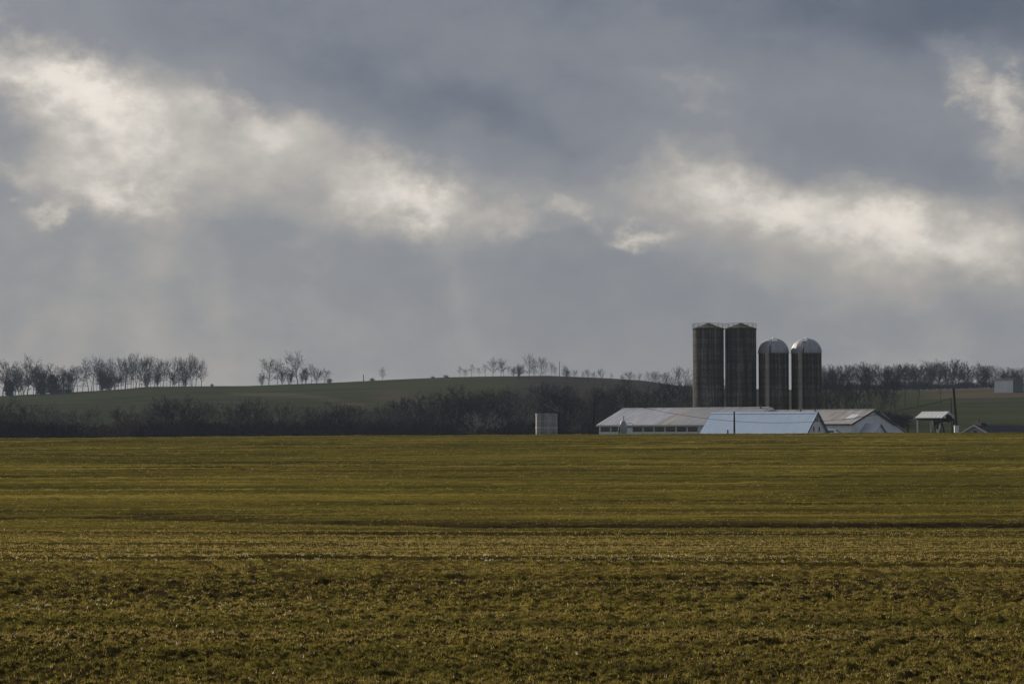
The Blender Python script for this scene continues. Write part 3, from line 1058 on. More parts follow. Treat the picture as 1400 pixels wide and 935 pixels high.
def build_silos():
    D = 462
    m_px = D / FPX
    fl = 2.7
    for i, (px, mm, rz) in enumerate(((968.2, 'stave', .4), (1012.6, 'stave_b', 1.9))):
        p = at(px, 449.5, D)
        Rr = 21.2 * m_px
        lab = ('leftmost of the tall silos, grey brown stave concrete with a low conical roof and railing',
               'second tall silo from the left, browner concrete with conical roof and rim railing')[i]
        root = thing('tall_silo', lab, 'silo', (p.x, p.y, fl), rz, 'concrete silos behind the barns')
        H = p.z - fl
        # barrel of staves: 60 columns, every joint a slight groove
        n = 60
        b = MB()
        b.lathe([(Rr, -1.5), (Rr, H)], n * 3, lambda k: .9985 if k % 3 == 0 else 1.0)
        b.build('barrel', M[mm], root)
        silo_hoops(root, Rr, .4, H - .2, .76)
        c = MB()
        c.lathe([(Rr + .12, H - .12), (Rr + .12, H + .06), (Rr * .5, H + .60), (.35, H + 1.12), (.0, H + 1.18)], 48, lambda k: 1.0 if k % 4 else 1.006)
        c.build('cone_roof', M['cone_roof'], root)
        MB().tube((0, 0, H + .98), (0, 0, H + 1.2), .3, .2, n=10).build('cap', M['hoop'], root)
        rl = MB()
        for k in range(14):
            a = 2 * math.pi * k / 14
            rl.tube(((Rr + .05) * math.cos(a), (Rr + .05) * math.sin(a), H - .1), ((Rr + .05) * math.cos(a), (Rr + .05) * math.sin(a), H + 1.05), .035, n=4)
        rl.ring(Rr + .05, H + 1.02, .03, 36, 4)
        rl.ring(Rr + .05, H + .58, .022, 36, 4)
        rl.build('railing', M['dark_steel'], root, kind='stuff')
        # ladder cage on the back left
        ld = MB()
        for s in (-.22, .22):
            ld.tube((s, Rr + .2, 0), (s, Rr + .2, H + .9), .035, n=4)
        z = .3
        while z < H + .8:
            ld.tube((-.22, Rr + .2, z), (.22, Rr + .2, z), .02, n=4); z += .4
        ld.build('ladder', M['galv'], root, kind='stuff')
    for i, (px, mm) in enumerate(((1057.6, 'stave'), (1102.4, 'stave_b'))):
        p = at(px, 482.8, D)
        Rr = 20.6 * m_px
        lab = ('left one of the two dome topped silos, dark stave concrete under a silver metal dome',
               'rightmost silo, dark concrete with a silver dome and a pale filler chute')[i]
        root = thing('domed_silo', lab, 'silo', (p.x, p.y, fl), 0, 'concrete silos behind the barns')
        H = p.z - fl
        b = MB()
        b.lathe([(Rr, -1.5), (Rr, H)], 180, lambda k: .9985 if k % 3 == 0 else 1.0)
        b.build('barrel', M[mm], root)
        silo_hoops(root, Rr, .4, H - .1, .76)
        d = MB()
        prof = [(Rr + .10, H - .05), (Rr + .10, H + .12)]
        for k in range(13):
            a = k / 12 * math.pi / 2
            prof.append(((Rr + .06) * math.cos(a) + (.01 if k == 12 else 0), H + .12 + 2.92 * math.sin(a)))
        d.lathe(prof, 72, lambda k: 1.012 if k % 4 == 0 else 1.0)
        d.build('dome', M['galv'], root, False)
        MB().tube((0, 0, H + 3.0), (0, 0, H + 3.2), .32, .18, n=12).build('dome_cap', M['galv_bright'], root)
        # bright plate added high on the dome to imitate its glint
        a = math.radians(56); az = -math.pi / 2 + (.05 if i == 0 else -.25)
        cc = Vector(((Rr + .10) * math.cos(a) * math.cos(az), (Rr + .10) * math.cos(a) * math.sin(az), H + .15 + 2.95 * math.sin(a)))
        nrm = Vector((math.cos(a) * math.cos(az), math.cos(a) * math.sin(az), math.sin(a) * 1.05)).normalized()
        u = Vector((-math.sin(az), math.cos(az), 0)); v = nrm.cross(u)
        hb = MB()
        q = [cc + u * sx * .52 + v * sy * .55 for sx, sy in ((-1, -1), (1, -1), (.7, 1), (-.9, .8))]
        hb.hexa([x - nrm * .05 for x in q] + [x + nrm * .09 for x in q])
        hb.build('glint_plate', M['galv_bright'], root)
        # covered filler chute down the front left
        az = -math.pi / 2 - .52
        cx, cy_ = (Rr + .10) * math.cos(az), (Rr + .10) * math.sin(az)
        ch = MB()
        ch.tube((cx, cy_, -1), (cx, cy_, H + .1), .46, n=16)
        z = .6
        while z < H:
            ch.tube((cx, cy_, z), (cx, cy_, z + .06), .485, n=16); z += 1.1
        ch.build('chute', M['chute'], root)
        pp = MB()
        ax, ay = (Rr + .25) * math.cos(az + .19), (Rr + .25) * math.sin(az + .19)
        pp.tube((ax, ay, -1), (ax, ay, H + .9), .10, n=8)
        pp.tube((ax, ay, H + .9), (ax * .86, ay * .86, H + 1.5), .10, n=8)
        pp.build('filler_pipe', M['dark_steel'], root)
    # --- small roofless silo by the field edge
    D2 = 405
    p = at(747.5, 565, D2)
    Rr = 15.2 * D2 / FPX
    root = thing('small_silo', 'small roofless pale concrete silo standing alone left of the barns', 'silo', (p.x, p.y, 2.3))
    H = p.z - 2.3
    b = MB()
    b.lathe([(Rr, -1.5), (Rr, H - .45), (Rr + .05, H - .45), (Rr + .05, H), (Rr - .18, H), (Rr - .18, .3)], 120, lambda k: .994 if k % 3 == 0 else 1.0)
    b.build('barrel', M['stave_old'], root)
    silo_hoops(root, Rr, .3, H - .6, .76)
    for zb, hb in ((1.1, .22), (2.55, .34)):
        MB().lathe([(Rr + .012, zb), (Rr + .05, zb + .02), (Rr + .05, zb + hb - .02), (Rr + .012, zb + hb)], 60).build('band', M['pale_band'], root)
    for a in (-2.72, -.52, -1.25):
        pb = MB()
        for i in range(6):
            a0, a1 = a - .10 + .2 * i / 6, a - .10 + .2 * (i + 1) / 6
            q = [((Rr + d) * math.cos(b_), (Rr + d) * math.sin(b_), z) for z in (-.5, H - .46) for b_, d in ((a0, .005), (a0, .035), (a1, .035), (a1, .005))]
            pb.hexa(q)
        pb.build('pilaster', M['pale_band'], root)
    MB().box(Rr - .05, Rr + .52, -.45, .45, -1, H + .12).build('chute', M['dark_steel'], root)
    MB().bar((-.6, -.2, H + .15), (Rr + .3, -.2, H + .15), .25, .22).build('unloader_arm', M['dark_steel'], root)
    MB().tube((-.6, -.2, H - 1), (-.6, -.2, H + 1.75), .06, n=6).build('mast', M['hoop'], root)
    MB().tube((-.6, -.2, H + 1.7), (Rr + .3, -.2, H + .25), .035, n=5).build('stay_cable', M['galv'], root)


build_silos()


def build_yard():
    # ---- open canopy
    Lc, Wc = 4.7, 6.6
    root, ridge = ridge_barn_root('canopy', 'open sided canopy with a low pale metal roof beside the pump jack', 'canopy', 1297, 562.4, 404, Lc, 2.9)
    eave = ridge - 1.12
    r = MB()
    hw = Wc / 2 + .3
    for s in (-1, 1):
        e = s * hw
        r.hexa([(-Lc / 2 - .3, 0, ridge - .12), (-Lc / 2 - .3, e, eave - .12), (Lc / 2 + .1, e, eave - .12), (Lc / 2 + .1, 0, ridge - .12),
                (-Lc / 2 - .3, 0, ridge), (-Lc / 2 - .3, e, eave), (Lc / 2 + .1, e, eave), (Lc / 2 + .1, 0, ridge)])
        n = 8
        for k in range(n):
            xx = -Lc / 2 - .2 + (Lc + .2) * k / (n - 1)
            r.bar((xx, s * .05, ridge + .02), (xx, e, eave + .02), .06, .05)
    r.build('roof', M['white_paint'], root)
    g = MB()
    n0 = [(-hw + .3, eave - .02), (hw - .3, eave - .02), (0, ridge - .16)]
    g.v += [(Lc / 2 - .12, y, z) for y, z in n0] + [(Lc / 2, y, z) for y, z in n0]
    g.f += [(2, 1, 0), (3, 4, 5), (0, 1, 4, 3), (1, 2, 5, 4), (2, 0, 3, 5)]
    g.build('gable_panel', M['white_wall'], root)
    be = MB()
    for s in (-1, 1):
        be.bar((-Lc / 2, s * (Wc / 2), eave - .28), (Lc / 2 - .15, s * (Wc / 2), eave - .28), .18, .3)
    for xx in (-Lc / 2 + .1, Lc / 2 - .25):
        be.bar((xx, -Wc / 2 + .1, eave - .27), (xx, Wc / 2 - .1, eave - .27), .18, .28)
    be.build('beam', M['dark_steel'], root, kind='stuff')
    for (xx, yy, mm) in ((-Lc / 2 + .1, -Wc / 2, 'white_paint'), (Lc / 2 - .9, -Wc / 2, 'black_iron'), (-Lc / 2 + .1, Wc / 2, 'white_paint'), (Lc / 2 - .25, Wc / 2, 'hoop')):
        po = MB().box(xx - .11, xx + .11, yy - .11, yy + .11, -1, eave - .43).build('post', M[mm], root)
        if mm == 'black_iron':
            for s in (-1, 1):
                MB().bar((xx + s * .1, yy, eave - 1.25), (xx + s * .75, yy, eave - .45), .12, .12).build('brace', M[mm], po)

    # ---- pump jack
    D = 397
    c = at(1289, 590, D)
    root = thing('pump_jack', 'black oil pump jack nodding under the edge of the canopy', 'pump jack', (c.x, c.y, 2.95))
    s_ = D / FPX
    k = lambda px, row: (((px - 1289) * s_), EYE + (600 - row) * s_ - 2.95)
    bx0, bz0 = k(1276.5, 578.5); bx1, bz1 = k(1297.5, 572.4)
    MB().bar((bx0, 0, bz0), (bx1, 0, bz1), .34, .52).build('walking_beam', M['black_iron'], root)
    hx, hz = k(1297.3, 571.6)
    h = MB()
    pts = []
    for i in range(9):
        a = -1.0 + 2.0 * i / 8
        pts.append((hx - .8 + 1.4 * math.cos(a), hz - .05 + .82 * math.sin(a)))
    pts += [(hx - .6, hz + .6), (hx - .6, hz - .6)]
    n = len(pts)
    h.v += [(x, -.30, z) for x, z in pts] + [(x, .30, z) for x, z in pts]
    h.f += [tuple(range(n)), tuple(reversed(range(n, 2 * n)))] + [(n + i, n + (i + 1) % n, (i + 1) % n, i) for i in range(n)]
    h.build('horsehead', M['black_iron'], root)
    sx, sz = k(1287, 575.6)
    for (fx, fy) in ((-.55, -.6), (-.55, .6), (.85, -.6), (.85, .6)):
        MB().tube((sx, fy * .2, sz), (sx + fx, fy, -.6), .13, n=6).build('samson_post', M['black_iron'], root)
    for yy in (-.5, .5):
        MB().bar((sx - .3, yy, .9), (sx + .45, yy, .9), .08, .1).build('cross_brace', M['black_iron'], root)
    MB().tube((sx, -.32, sz), (sx, .32, sz), .14, n=10).build('bearing', M['black_iron'], root)
    for y in (-.42, .42):
        MB().tube((bx0 + .1, y, bz0 + .02), (bx0 + .25, y, 1.0), .10, n=6).build('pitman_arm', M['black_iron'], root)
        MB().bar((bx0 + .25, y * 1.15, 1.05), (bx0 + .9, y * 1.15, .55), .12, .3).build('crank', M['black_iron'], root)
    MB().tube((bx0 + .1, -.55, bz0), (bx0 + .1, .55, bz0), .07, n=6).build('equalizer', M['black_iron'], root)
    MB().box(bx0 - .14, bx0 + .22, -.3, .3, bz0 - .5, bz0 + .42).build('tail_weight', M['black_iron'], root)
    MB().box(bx0 + .25, bx0 + 1.0, -.28, .28, 0.75, 1.75).build('engine_housing', M['white_paint'], root)
    MB().box(bx0 - .2, bx0 + 3.4, -.5, .5, -.6, .12).build('skid', M['black_iron'], root)
    MB().tube((hx + .45, 0, hz), (hx + .45, 0, .3), .03, n=5).build('polished_rod', M['hoop'], root)
    MB().tube((hx + .45, 0, -.6), (hx + .45, 0, .5), .13, n=8).build('wellhead', M['black_iron'], root)

    # ---- poles
    def pole(name, label, px0, r0, px1, r1, D, rad, cat='utility pole', arm=None, group='poles around the farm'):
        top, bot = at(px1, r1, D), at(px0, r0, D)
        g = gz(bot.x, bot.y)
        d = (top - bot) / (top.z - bot.z)
        b0 = bot + d * (g - .8 - bot.z)
        root = thing(name, label, cat, (b0.x, b0.y, g), 0, group)
        off = Vector((b0.x, b0.y, g))
        MB().tube(b0 - off, top - off, rad * 1.15, rad * .82, n=10).build('pole', M['wood_pole'], root)
        if arm:
            t = top - off
            MB().bar(t + Vector((-arm, -.05, -.35)), t + Vector((arm, .05, -.35)), .1, .12).build('crossarm', M['wood_pole'], root)
            for sx in (-arm + .12, arm - .12):
                MB().tube(t + Vector((sx, 0, -.29)), t + Vector((sx, 0, -.08)), .05, n=6).build('insulator', M['glass'], root)
        return top
    tl = pole('utility_pole', 'tall dark wooden pole standing between the small silo and the long barn', 810.5, 592, 814, 537.5, 396, .19)
    tr = pole('utility_pole', 'tall dark wooden pole beside the canopy and pump jack', 1308, 588, 1303.7, 530.5, 386, .23)
    tb = pole('utility_pole', 'thin pole behind the canopy, left of the tall dark pole', 1301.5, 588, 1300, 545, 452, .13, arm=None)
    tm = pole('utility_pole', 'short slim pole in front of the pale blue roof', 1004, 590, 1003.8, 562.5, 386, .16)
    pole('fence_post', 'short stub post before the pale blue roof, beside the slim pole', 995, 590, 995, 587.6, 384, .14, 'post')
    pole('fence_post', 'dark stub post standing alone between the barns and the canopy', 1241, 590, 1241, 579.5, 396, .17, 'post')
    pole('hill_pole', 'thin pole standing among the skyline trees on the hill', 765, 513, 765, 494, 1180, .15)
    pole('hill_pole', 'short post on the bare skyline left of the lone tree', 497, 520, 497, 512, 1180, .2, 'post')

    # ---- wires
    def wires(label, pts3, rad=.018):
        mb = MB()
        for a, b in zip(pts3, pts3[1:]):
            mb.tube(a, b, rad, n=4, caps=False)
        o = mb.build('overhead_wire', M['wire'])
        o['label'] = label; o['category'] = 'wire'; o['group'] = 'overhead wires'

    def sag(a, b, s, n=24):
        out = []
        for i in range(n + 1):
            t = i / n
            p = a.lerp(b, t); p.z -= 4 * s * t * (1 - t)
            out.append(p)
        return out
    wires('wire sagging from the left pole across the barn roofs to the pole by the canopy', sag(tl - Vector((0, 0, .3)), tr - Vector((0, 0, 1.6)), 4.55, 40), .04)
    wires('thin wire rising across the trees to the thin pole behind the canopy', sag(at(1150, 568, 447), tb - Vector((0, 0, .25)), .5, 16), .035)
    # ---- white cabinet by the right pole
    p = at(1307.6, 585, 383)
    root = thing('meter_cabinet', 'white cabinet at the foot of the tall pole by the pump jack', 'cabinet', (p.x, p.y, 2.95))
    MB().box(-.36, .36, -.3, .3, -.4, 2.25).build('cabinet', M['white_paint'], root)
    MB().box(-.40, .40, -.34, .34, 2.253, 2.33).build('lid', M['white_wall'], root)
    MB().box(-.28, .28, -.318, -.302, .2, 2.0).build('door', M['white_wall'], root)

    # ---- house at the right edge
    ph = R(44)
    a = Vector((math.cos(ph), math.sin(ph), 0))
    apex = at(1333, 580.2, 390)
    Lh, Wh = 19.0, 10.0
    c = apex + a * (Lh / 2)
    root = thing('farmhouse', 'low house with dark shingle roof and pale gable at the right edge', 'house', (c.x, c.y, 2.6), ph)
    pitch = .50
    rise = Wh / 2 * pitch
    eave = apex.z - 2.6 - rise - .14
    hw = Wh / 2
    MB().box(-Lh / 2 + .01, Lh / 2 - .01, -hw, hw, -1.5, eave - .01).build('wall', M['house_wall'], root)
    for sgn in (-1, 1):
        g = MB()
        x0, x1 = sorted((sgn * (Lh / 2 - .2), sgn * (Lh / 2)))
        n0 = [(-hw, eave), (hw, eave), (0, eave + rise)]
        g.v += [(x0, y, z) for y, z in n0] + [(x1, y, z) for y, z in n0]
        g.f += [(2, 1, 0), (3, 4, 5), (0, 1, 4, 3), (1, 2, 5, 4), (2, 0, 3, 5)]
        g.build('gable_wall', M['house_wall'], root)
    rf = MB()
    for s in (-1, 1):
        e = s * (hw + .4); ze = eave - .4 * pitch
        # shingle courses: each a little proud of the one above
        nC = 12
        for i in range(nC):
            y0, y1 = e * i / nC, e * (i + 1) / nC
            za, zb = eave + rise - abs(y0) * pitch, eave + rise - abs(y1) * pitch
            rf.hexa([(-Lh / 2 - .3, y0, za + .02), (Lh / 2 + .3, y0, za + .02), (Lh / 2 + .3, y1, zb + .02), (-Lh / 2 - .3, y1, zb + .02),
                     (-Lh / 2 - .3, y0, za + .10), (Lh / 2 + .3, y0, za + .10), (Lh / 2 + .3, y1, zb + .13), (-Lh / 2 - .3, y1, zb + .13)])
    rf.build('roof', M['slate'], root)
    for s in (-1, 1):
        e = s * (hw + .42); ze = eave - .42 * pitch
        f = MB()
        xe = -Lh / 2 - .38
        f.hexa([(xe, 0, eave + rise - .14), (xe + .07, 0, eave + rise - .14), (xe + .07, e, ze - .14), (xe, e, ze - .14),
                (xe, 0, eave + rise + .13), (xe + .07, 0, eave + rise + .13), (xe + .07, e, ze + .13), (xe, e, ze + .13)])
        f.build('rake_board', M['white_paint'], root)
    zr = eave + rise
    ch = MB().box(.0 - Lh / 2 + .55, .75 - Lh / 2 + .55, -.4, .4, zr - .6, zr + .55).build('chimney', M['brick'], root)
    MB().box(-Lh / 2 + .50, -Lh / 2 + 1.35, -.45, .45, zr + .553, zr + .65).build('chimney_cap', M['house_wall'], ch)
    MB().tube((-Lh / 2 + 1.0, 0, zr + .65), (-Lh / 2 + 1.0, 0, zr + 1.0), .17, n=8).build('flue', M['tan_stub'], ch)
    MB().box(-Lh / 2 + 2.2, -Lh / 2 + 2.9, -.35, .35, zr - .5, zr + .38).build('chimney', M['slate'], root, label='dark chimney vent')
    MB().tube((3.2, -2.6, zr - 1.6), (3.2, -2.6, zr - .9), .12, n=8).build('vent_pipe', M['tan_stub'], root)
    wv = MB().box(-Lh / 2 - .03, -Lh / 2 - .003, -.5, .5, 1.0, 2.0).build('window', M['white_paint'], root)
    MB().box(-Lh / 2 - .04, -Lh / 2 - .033, -.42, .42, 1.08, 1.92).build('pane', M['glass'], wv)

    # ---- parked van between the barns
    p = at(1139.5, 588, 411)
    root = thing('parked_van', 'white van parked between the blue roofed barn and the gable porch', 'van', (p.x, p.y, 2.9), -TH)
    prof = [(-2.2, .35), (2.2, .35), (2.25, .85), (2.05, 1.05), (1.25, 1.15), (.55, 1.82), (-1.9, 1.86), (-2.2, 1.5)]
    b = MB()
    for yy in (-.86, -.78, .78, .86):
        inset = .05 if abs(yy) > .8 else 0
        b.v += [(x * (1 - inset * .3), yy, z - (inset if z > 1.2 else 0)) for x, z in prof]
    n = 8
    for kx in range(3):
        for i in range(n):
            j = (i + 1) % n
            b.f.append((kx * n + i, kx * n + j, kx * n + n + j, kx * n + n + i))
    b.f += [tuple(reversed(range(n))), tuple(range(3 * n, 4 * n))]
    b.build('body', M['car_paint'], root)
    ws = MB(); ws.hexa([(1.24, -.7, 1.17), (1.28, -.7, 1.17), (1.28, .7, 1.17), (1.24, .7, 1.17), (.58, -.66, 1.79), (.62, -.66, 1.81), (.62, .66, 1.81), (.58, .66, 1.79)])
    ws.build('windscreen', M['glass'], root)
    for s in (-1, 1):
        for xa, xb in ((-1.8, -.7), (-.6, .45)):
            MB().box(xa, xb, s * .862 - .006, s * .862 + .006, 1.2, 1.68).build('side_window', M['glass'], root)
        for xx in (-1.4, 1.4):
            w = MB().tube((xx, s * .62, .33), (xx, s * .87, .33), .33, n=16).build('wheel', M['rubber'], root)
            MB().tube((xx, s * .872, .33), (xx, s * .885, .33), .19, n=12).build('rim', M['galv'], w)
        MB().box(2.18, 2.26, s * .62 - .16, s * .62 + .16, .72, .90).build('headlight', M['galv_bright'], root)

    # ---- metal shed on the right hill
    root, ridge = ridge_barn_root('metal_shed', 'white metal shed with a green end on the right hand hillside', 'shed', 1392, 514.2, 905, 7.6, gz(205, 905) - .3)
    p = at(1378, 531, 900)
    root.location.z = p.z - .2
    ridge = at(1392, 514.2, 905).z - root.location.z
    gable_barn(root, 7.6, 13.0, 3.75, .5, M['slate'], M['white_paint'], M['green_wall'], ridge_cap=False, rib=1.2, over=.2)
    MB().box(-1.4, 1.4, -6.56, -6.503, -.5, 2.9).build('door', M['white_wall'], root)
    # ---- pale farmhouse among the skyline trees at the left
    x, y = at(84, 530, 1215).x, 1215
    g = at(84, 536, 1215).z
    root = thing('hill_house', 'small house with pale roof half hidden in the far left grove', 'house', (x, y, g - .8), R(4))
    gable_barn(root, 11, 6.5, 2.3, 1.6, M['galv'], M['fascia'], ridge_cap=False, rib=1.4)
    MB().box(1.0, 2.0, -3.28, -3.252, .2, 2.0).build('door', M['white_paint'], root)
    MB().box(2.4, 3.2, -.4, .4, 3.2, 4.9).build('chimney', M['brick'], root)


build_yard()


# ------------------------------------------------------------------ trees
def rot_dir(d, ang, az):
    a = d.orthogonal().normalized()
    b = d.cross(a)
    return (d * math.cos(ang) + (a * math.cos(az) + b * math.sin(az)) * math.sin(ang)).normalized()


def make_tree(kind, seed, stout=1.0):
    g = random.Random(seed)
    T, Cc = MB(), MB()
    UP = Vector((0, 0, 1))
    P = {
        # trunk len, limb count, limb len, limb angle, first limb, sub counts, wobble
        'spread': dict(H=14, L0=10.5, n=(15, 7, 6, 5), rel=(.62, .50, .48, .5), ang=(62, 48, 44, 42), t0=.26, wob=.17, up=.05, r0=.25),
        'upright': dict(H=14, L0=13.0, n=(14, 6, 5, 4), rel=(.36, .48, .48, .5), ang=(56, 48, 44, 42), t0=.36, wob=.15, up=.05, r0=.19),
        'scrub': dict(H=10, L0=7.5, n=(7, 5, 5, 4), rel=(.44, .50, .5, .5), ang=(44, 46, 44, 42), t0=.20, wob=.17, up=.05, r0=.09),
        'bush': dict(H=5, L0=3.6, n=(7, 6, 4, 0), rel=(.50, .55, .5, .5), ang=(44, 44, 42, 40), t0=.12, wob=.20, up=.03, r0=.04),
    }[kind]
    sides = {0: 7, 1: 5, 2: 4, 3: 3, 4: 3}

    def branch(p, d, L, r, lvl):
        nseg = {0: 6, 1: 4, 2: 3, 3: 2, 4: 1}[lvl]
        mb = T if lvl <= 1 else Cc
        pts = [p]
        dirs = [d]
        for i in range(nseg):
            d = (d + Vector((g.uniform(-1, 1), g.uniform(-1, 1), g.uniform(-1, 1))) * P['wob'] + UP * P['up'] * (1 if lvl else .4)).normalized()
            p = p + d * (L / nseg)
            pts.append(p); dirs.append(d)
        for i in range(nseg):
            ra = r * (1 - .82 * i / nseg); rb = r * (1 - .82 * (i + 1) / nseg)
            if lvl >= 4 or (lvl == 3 and i == nseg - 1):
                # tapering twig: a three sided spike
                a = dirs[i + 1].orthogonal().normalized(); b = dirs[i + 1].cross(a)
                k = len(mb.v)
                for j in range(3):
                    an = 2.094 * j
                    mb.v.append(tuple(pts[i] + a * (ra * math.cos(an)) + b * (ra * math.sin(an))))
                mb.v.append(tuple(pts[i + 1]))
                mb.f += [(k, k + 1, k + 3), (k + 1, k + 2, k + 3), (k + 2, k, k + 3)]
            else:
                mb.tube(pts[i], pts[i + 1], ra, rb, sides[lvl], caps=False)
        if lvl >= 4 or P['n'][lvl] == 0:
            return
        n = P['n'][lvl]
        az = g.uniform(0, 6.28)
        for c in range(n):
            t0 = P['t0'] if lvl == 0 else .22
            t = t0 + (1 - t0) * ((c + g.uniform(.1, .9)) / n)
            f = min(t * nseg, nseg - .001)
            i = int(f)
            q = pts[i].lerp(pts[i + 1], f - i)
            az += 2.4 + g.uniform(-.5, .5)
            ang = R(P['ang'][lvl] * g.uniform(.65, 1.3)) * (1.1 - .35 * t)
            dd = rot_dir(dirs[i + 1], ang, az)
            if dd.z < -.15:
                dd.z *= .3; dd.normalize()
            if lvl == 0:
                taper = .45 + .62 * math.sin(math.pi * min(1, (t - t0) / (1 - t0) * .78 + .18))
            else:
                taper = 1.1 - .5 * t
            LL = (P['L0'] if lvl == 0 else L) * P['rel'][lvl] * taper * g.uniform(.75, 1.2)
            rr = max(r * (1 - .8 * t) * .62, {0: .06, 1: .034, 2: .022, 3: .017}[lvl] * stout)
            branch(q, dd, LL, rr, lvl + 1)
    if kind in ('spread', 'upright'):
        branch(Vector((0, 0, -.4)), rot_dir(UP, g.uniform(0, .06), g.uniform(0, 6)), P['L0'], P['r0'], 0)
    else:
        stems = 5 if kind == 'scrub' else 11
        for s in range(stems):
            a = 6.283 * s / stems + g.uniform(-.4, .4)
            spread = g.uniform(.05, .38) if kind == 'scrub' else g.uniform(.1, .8)
            branch(Vector((math.cos(a) * .3, math.sin(a) * .3, -.3)), rot_dir(UP, spread, a), P['L0'] * g.uniform(.65, 1.05), P['r0'] * g.uniform(.7, 1.2), 0)
    top = max(v[2] for v in (T.v + Cc.v))
    return T, Cc, top


PROTO = {}


def proto(kind, i):
    key = (kind, i)
    if key not in PROTO:
        # variants from 10 on are older, stouter twigged trees
        T, Cc, top = make_tree(kind, len(kind) * 1000 + i * 77 + 5, 1.35 if i >= 10 else 1.0)
        PROTO[key] = (T.mesh('trunk', M['bark']), {}, Cc, top, T)
    return PROTO[key]


def crown_mesh(kind, i):
    tm, d, Cc, top, T = proto(kind, i)
    if 'crown' not in d:
        d['crown'] = Cc.mesh('crown', M['twig'])
    return d['crown']


def trunk_mesh(kind, i):
    return proto(kind, i)[0]


NV = {'spread': 4, 'upright': 4, 'scrub': 3, 'bush': 2}
TREES = []


def plant(kind, px, D, top_row, label, group, name='bare_tree', twig='twig', bark='bark', cat='tree', wide=1.0, var=None, base_z=None, stout=False):
    x = (px - 700) / FPX * D
    z = gz(x, D) if base_z is None else base_z
    h = max(1.0, EYE + (600 - top_row) / FPX * D - z)
    i = rnd.randrange(NV[kind]) if var is None else var
    if (D > 1000 or stout) and kind != 'bush':
        i += 10
    top = proto(kind, i)[3]
    root = thing(name, label, cat, (x, D, z - .05), rnd.uniform(0, 6.283), group)
    s = h / top
    sx = min(s * wide, 2.0) if kind != 'bush' else s * wide
    root.scale = (sx, sx, s)
    for nm, me, mt in (('trunk', trunk_mesh(kind, i), bark), ('crown', crown_mesh(kind, i), twig)):
        o = bpy.data.objects.new(nm, me)
        if mt not in ('bark', 'twig'):
            o.material_slots[0].link = 'OBJECT'
            o.material_slots[0].material = M[mt]
        COL.objects.link(o)
        o.parent = root
    return root


def tree_mass(name, label, items, twig, bark='bark'):
    """far off wood that reads as one mass: many trees joined in one mesh"""
    V, L, S, MI = [], [], [], []
    nv = 0
    for (kind, px, D, top_row, wide) in items:
        i = rnd.randrange(NV[kind])
        x = (px - 700) / FPX * D
        z = gz(x, D)
        h = max(1.0, EYE + (600 - top_row) / FPX * D - z)
        top = proto(kind, i)[3]
        a = rnd.uniform(0, 6.283); s = h / top; sx = s * wide
        ca, sa = math.cos(a) * sx, math.sin(a) * sx
        for mi, me in ((0, trunk_mesh(kind, i)), (1, crown_mesh(kind, i))):
            co = np.empty(len(me.vertices) * 3, np.float32); me.vertices.foreach_get('co', co); co = co.reshape(-1, 3)
            li = np.empty(len(me.loops), np.int32); me.loops.foreach_get('vertex_index', li)
            lt = np.empty(len(me.polygons), np.int32); me.polygons.foreach_get('loop_total', lt)
            V.append(np.stack([co[:, 0] * ca - co[:, 1] * sa + x, co[:, 0] * sa + co[:, 1] * ca + D, co[:, 2] * s + z], 1))
            L.append(li + nv); S.append(lt); MI.append(np.full(len(lt), mi, np.int32))
            nv += len(co)
    V, L, S, MI = (np.concatenate(q) for q in (V, L, S, MI))
    me = bpy.data.meshes.new(name)
    me.vertices.add(len(V)); me.vertices.foreach_set('co', V.astype(np.float32).ravel())
    me.loops.add(len(L)); me.loops.foreach_set('vertex_index', L)
    me.polygons.add(len(S))
    me.polygons.foreach_set('loop_start', (np.cumsum(S) - S).astype(np.int32))
    me.polygons.foreach_set('loop_total', S)
    me.polygons.foreach_set('material_index', MI)
    me.materials.append(M[bark]); me.materials.append(M[twig])
    me.update(calc_edges=True)
    o = bpy.data.objects.new(name, me)
    COL.objects.link(o)
    o['kind'] = 'stuff'; o['label'] = label; o['category'] = 'woodland'
    return o


def evergreen(px, D, top_row, label, wpx):
    g = random.Random(int(px))
    x = (px - 700) / FPX * D
    z = gz(x, D)
    h = EYE + (600 - top_row) / FPX * D - z
    w = wpx / FPX * D / 2
    root = thing('evergreen_tree', label, 'tree', (x, D, z - .1), 0, 'evergreens on the hill')
    MB().tube((0, 0, -.3), (0, 0, h * .8), .25, .08, n=7).build('trunk', M['bark'], root)
    c = MB()
    for k in range(2600):
        t = g.random() ** .8
        zz = h * (.06 + .93 * t)
        env = w * math.sqrt(max(0.0, 1 - (max(0, t - .30) / .72) ** 2)) * (.75 + .25 * math.sin(t * 17 + k % 3)) * (1 if t > .12 else .8)
        a = g.uniform(0, 6.283); r = env * g.random() ** .4
        p = Vector((r * math.cos(a), r * math.sin(a), zz))
        d1 = Vector((g.uniform(-1, 1), g.uniform(-1, 1), g.uniform(-.8, .5))) * .55
        d2 = Vector((g.uniform(-1, 1), g.uniform(-1, 1), g.uniform(-.6, .6))) * .4
        c.poly([p - d1, p + d2, p + d1, p - d2])
    c.build('crown', M['needles'], root)


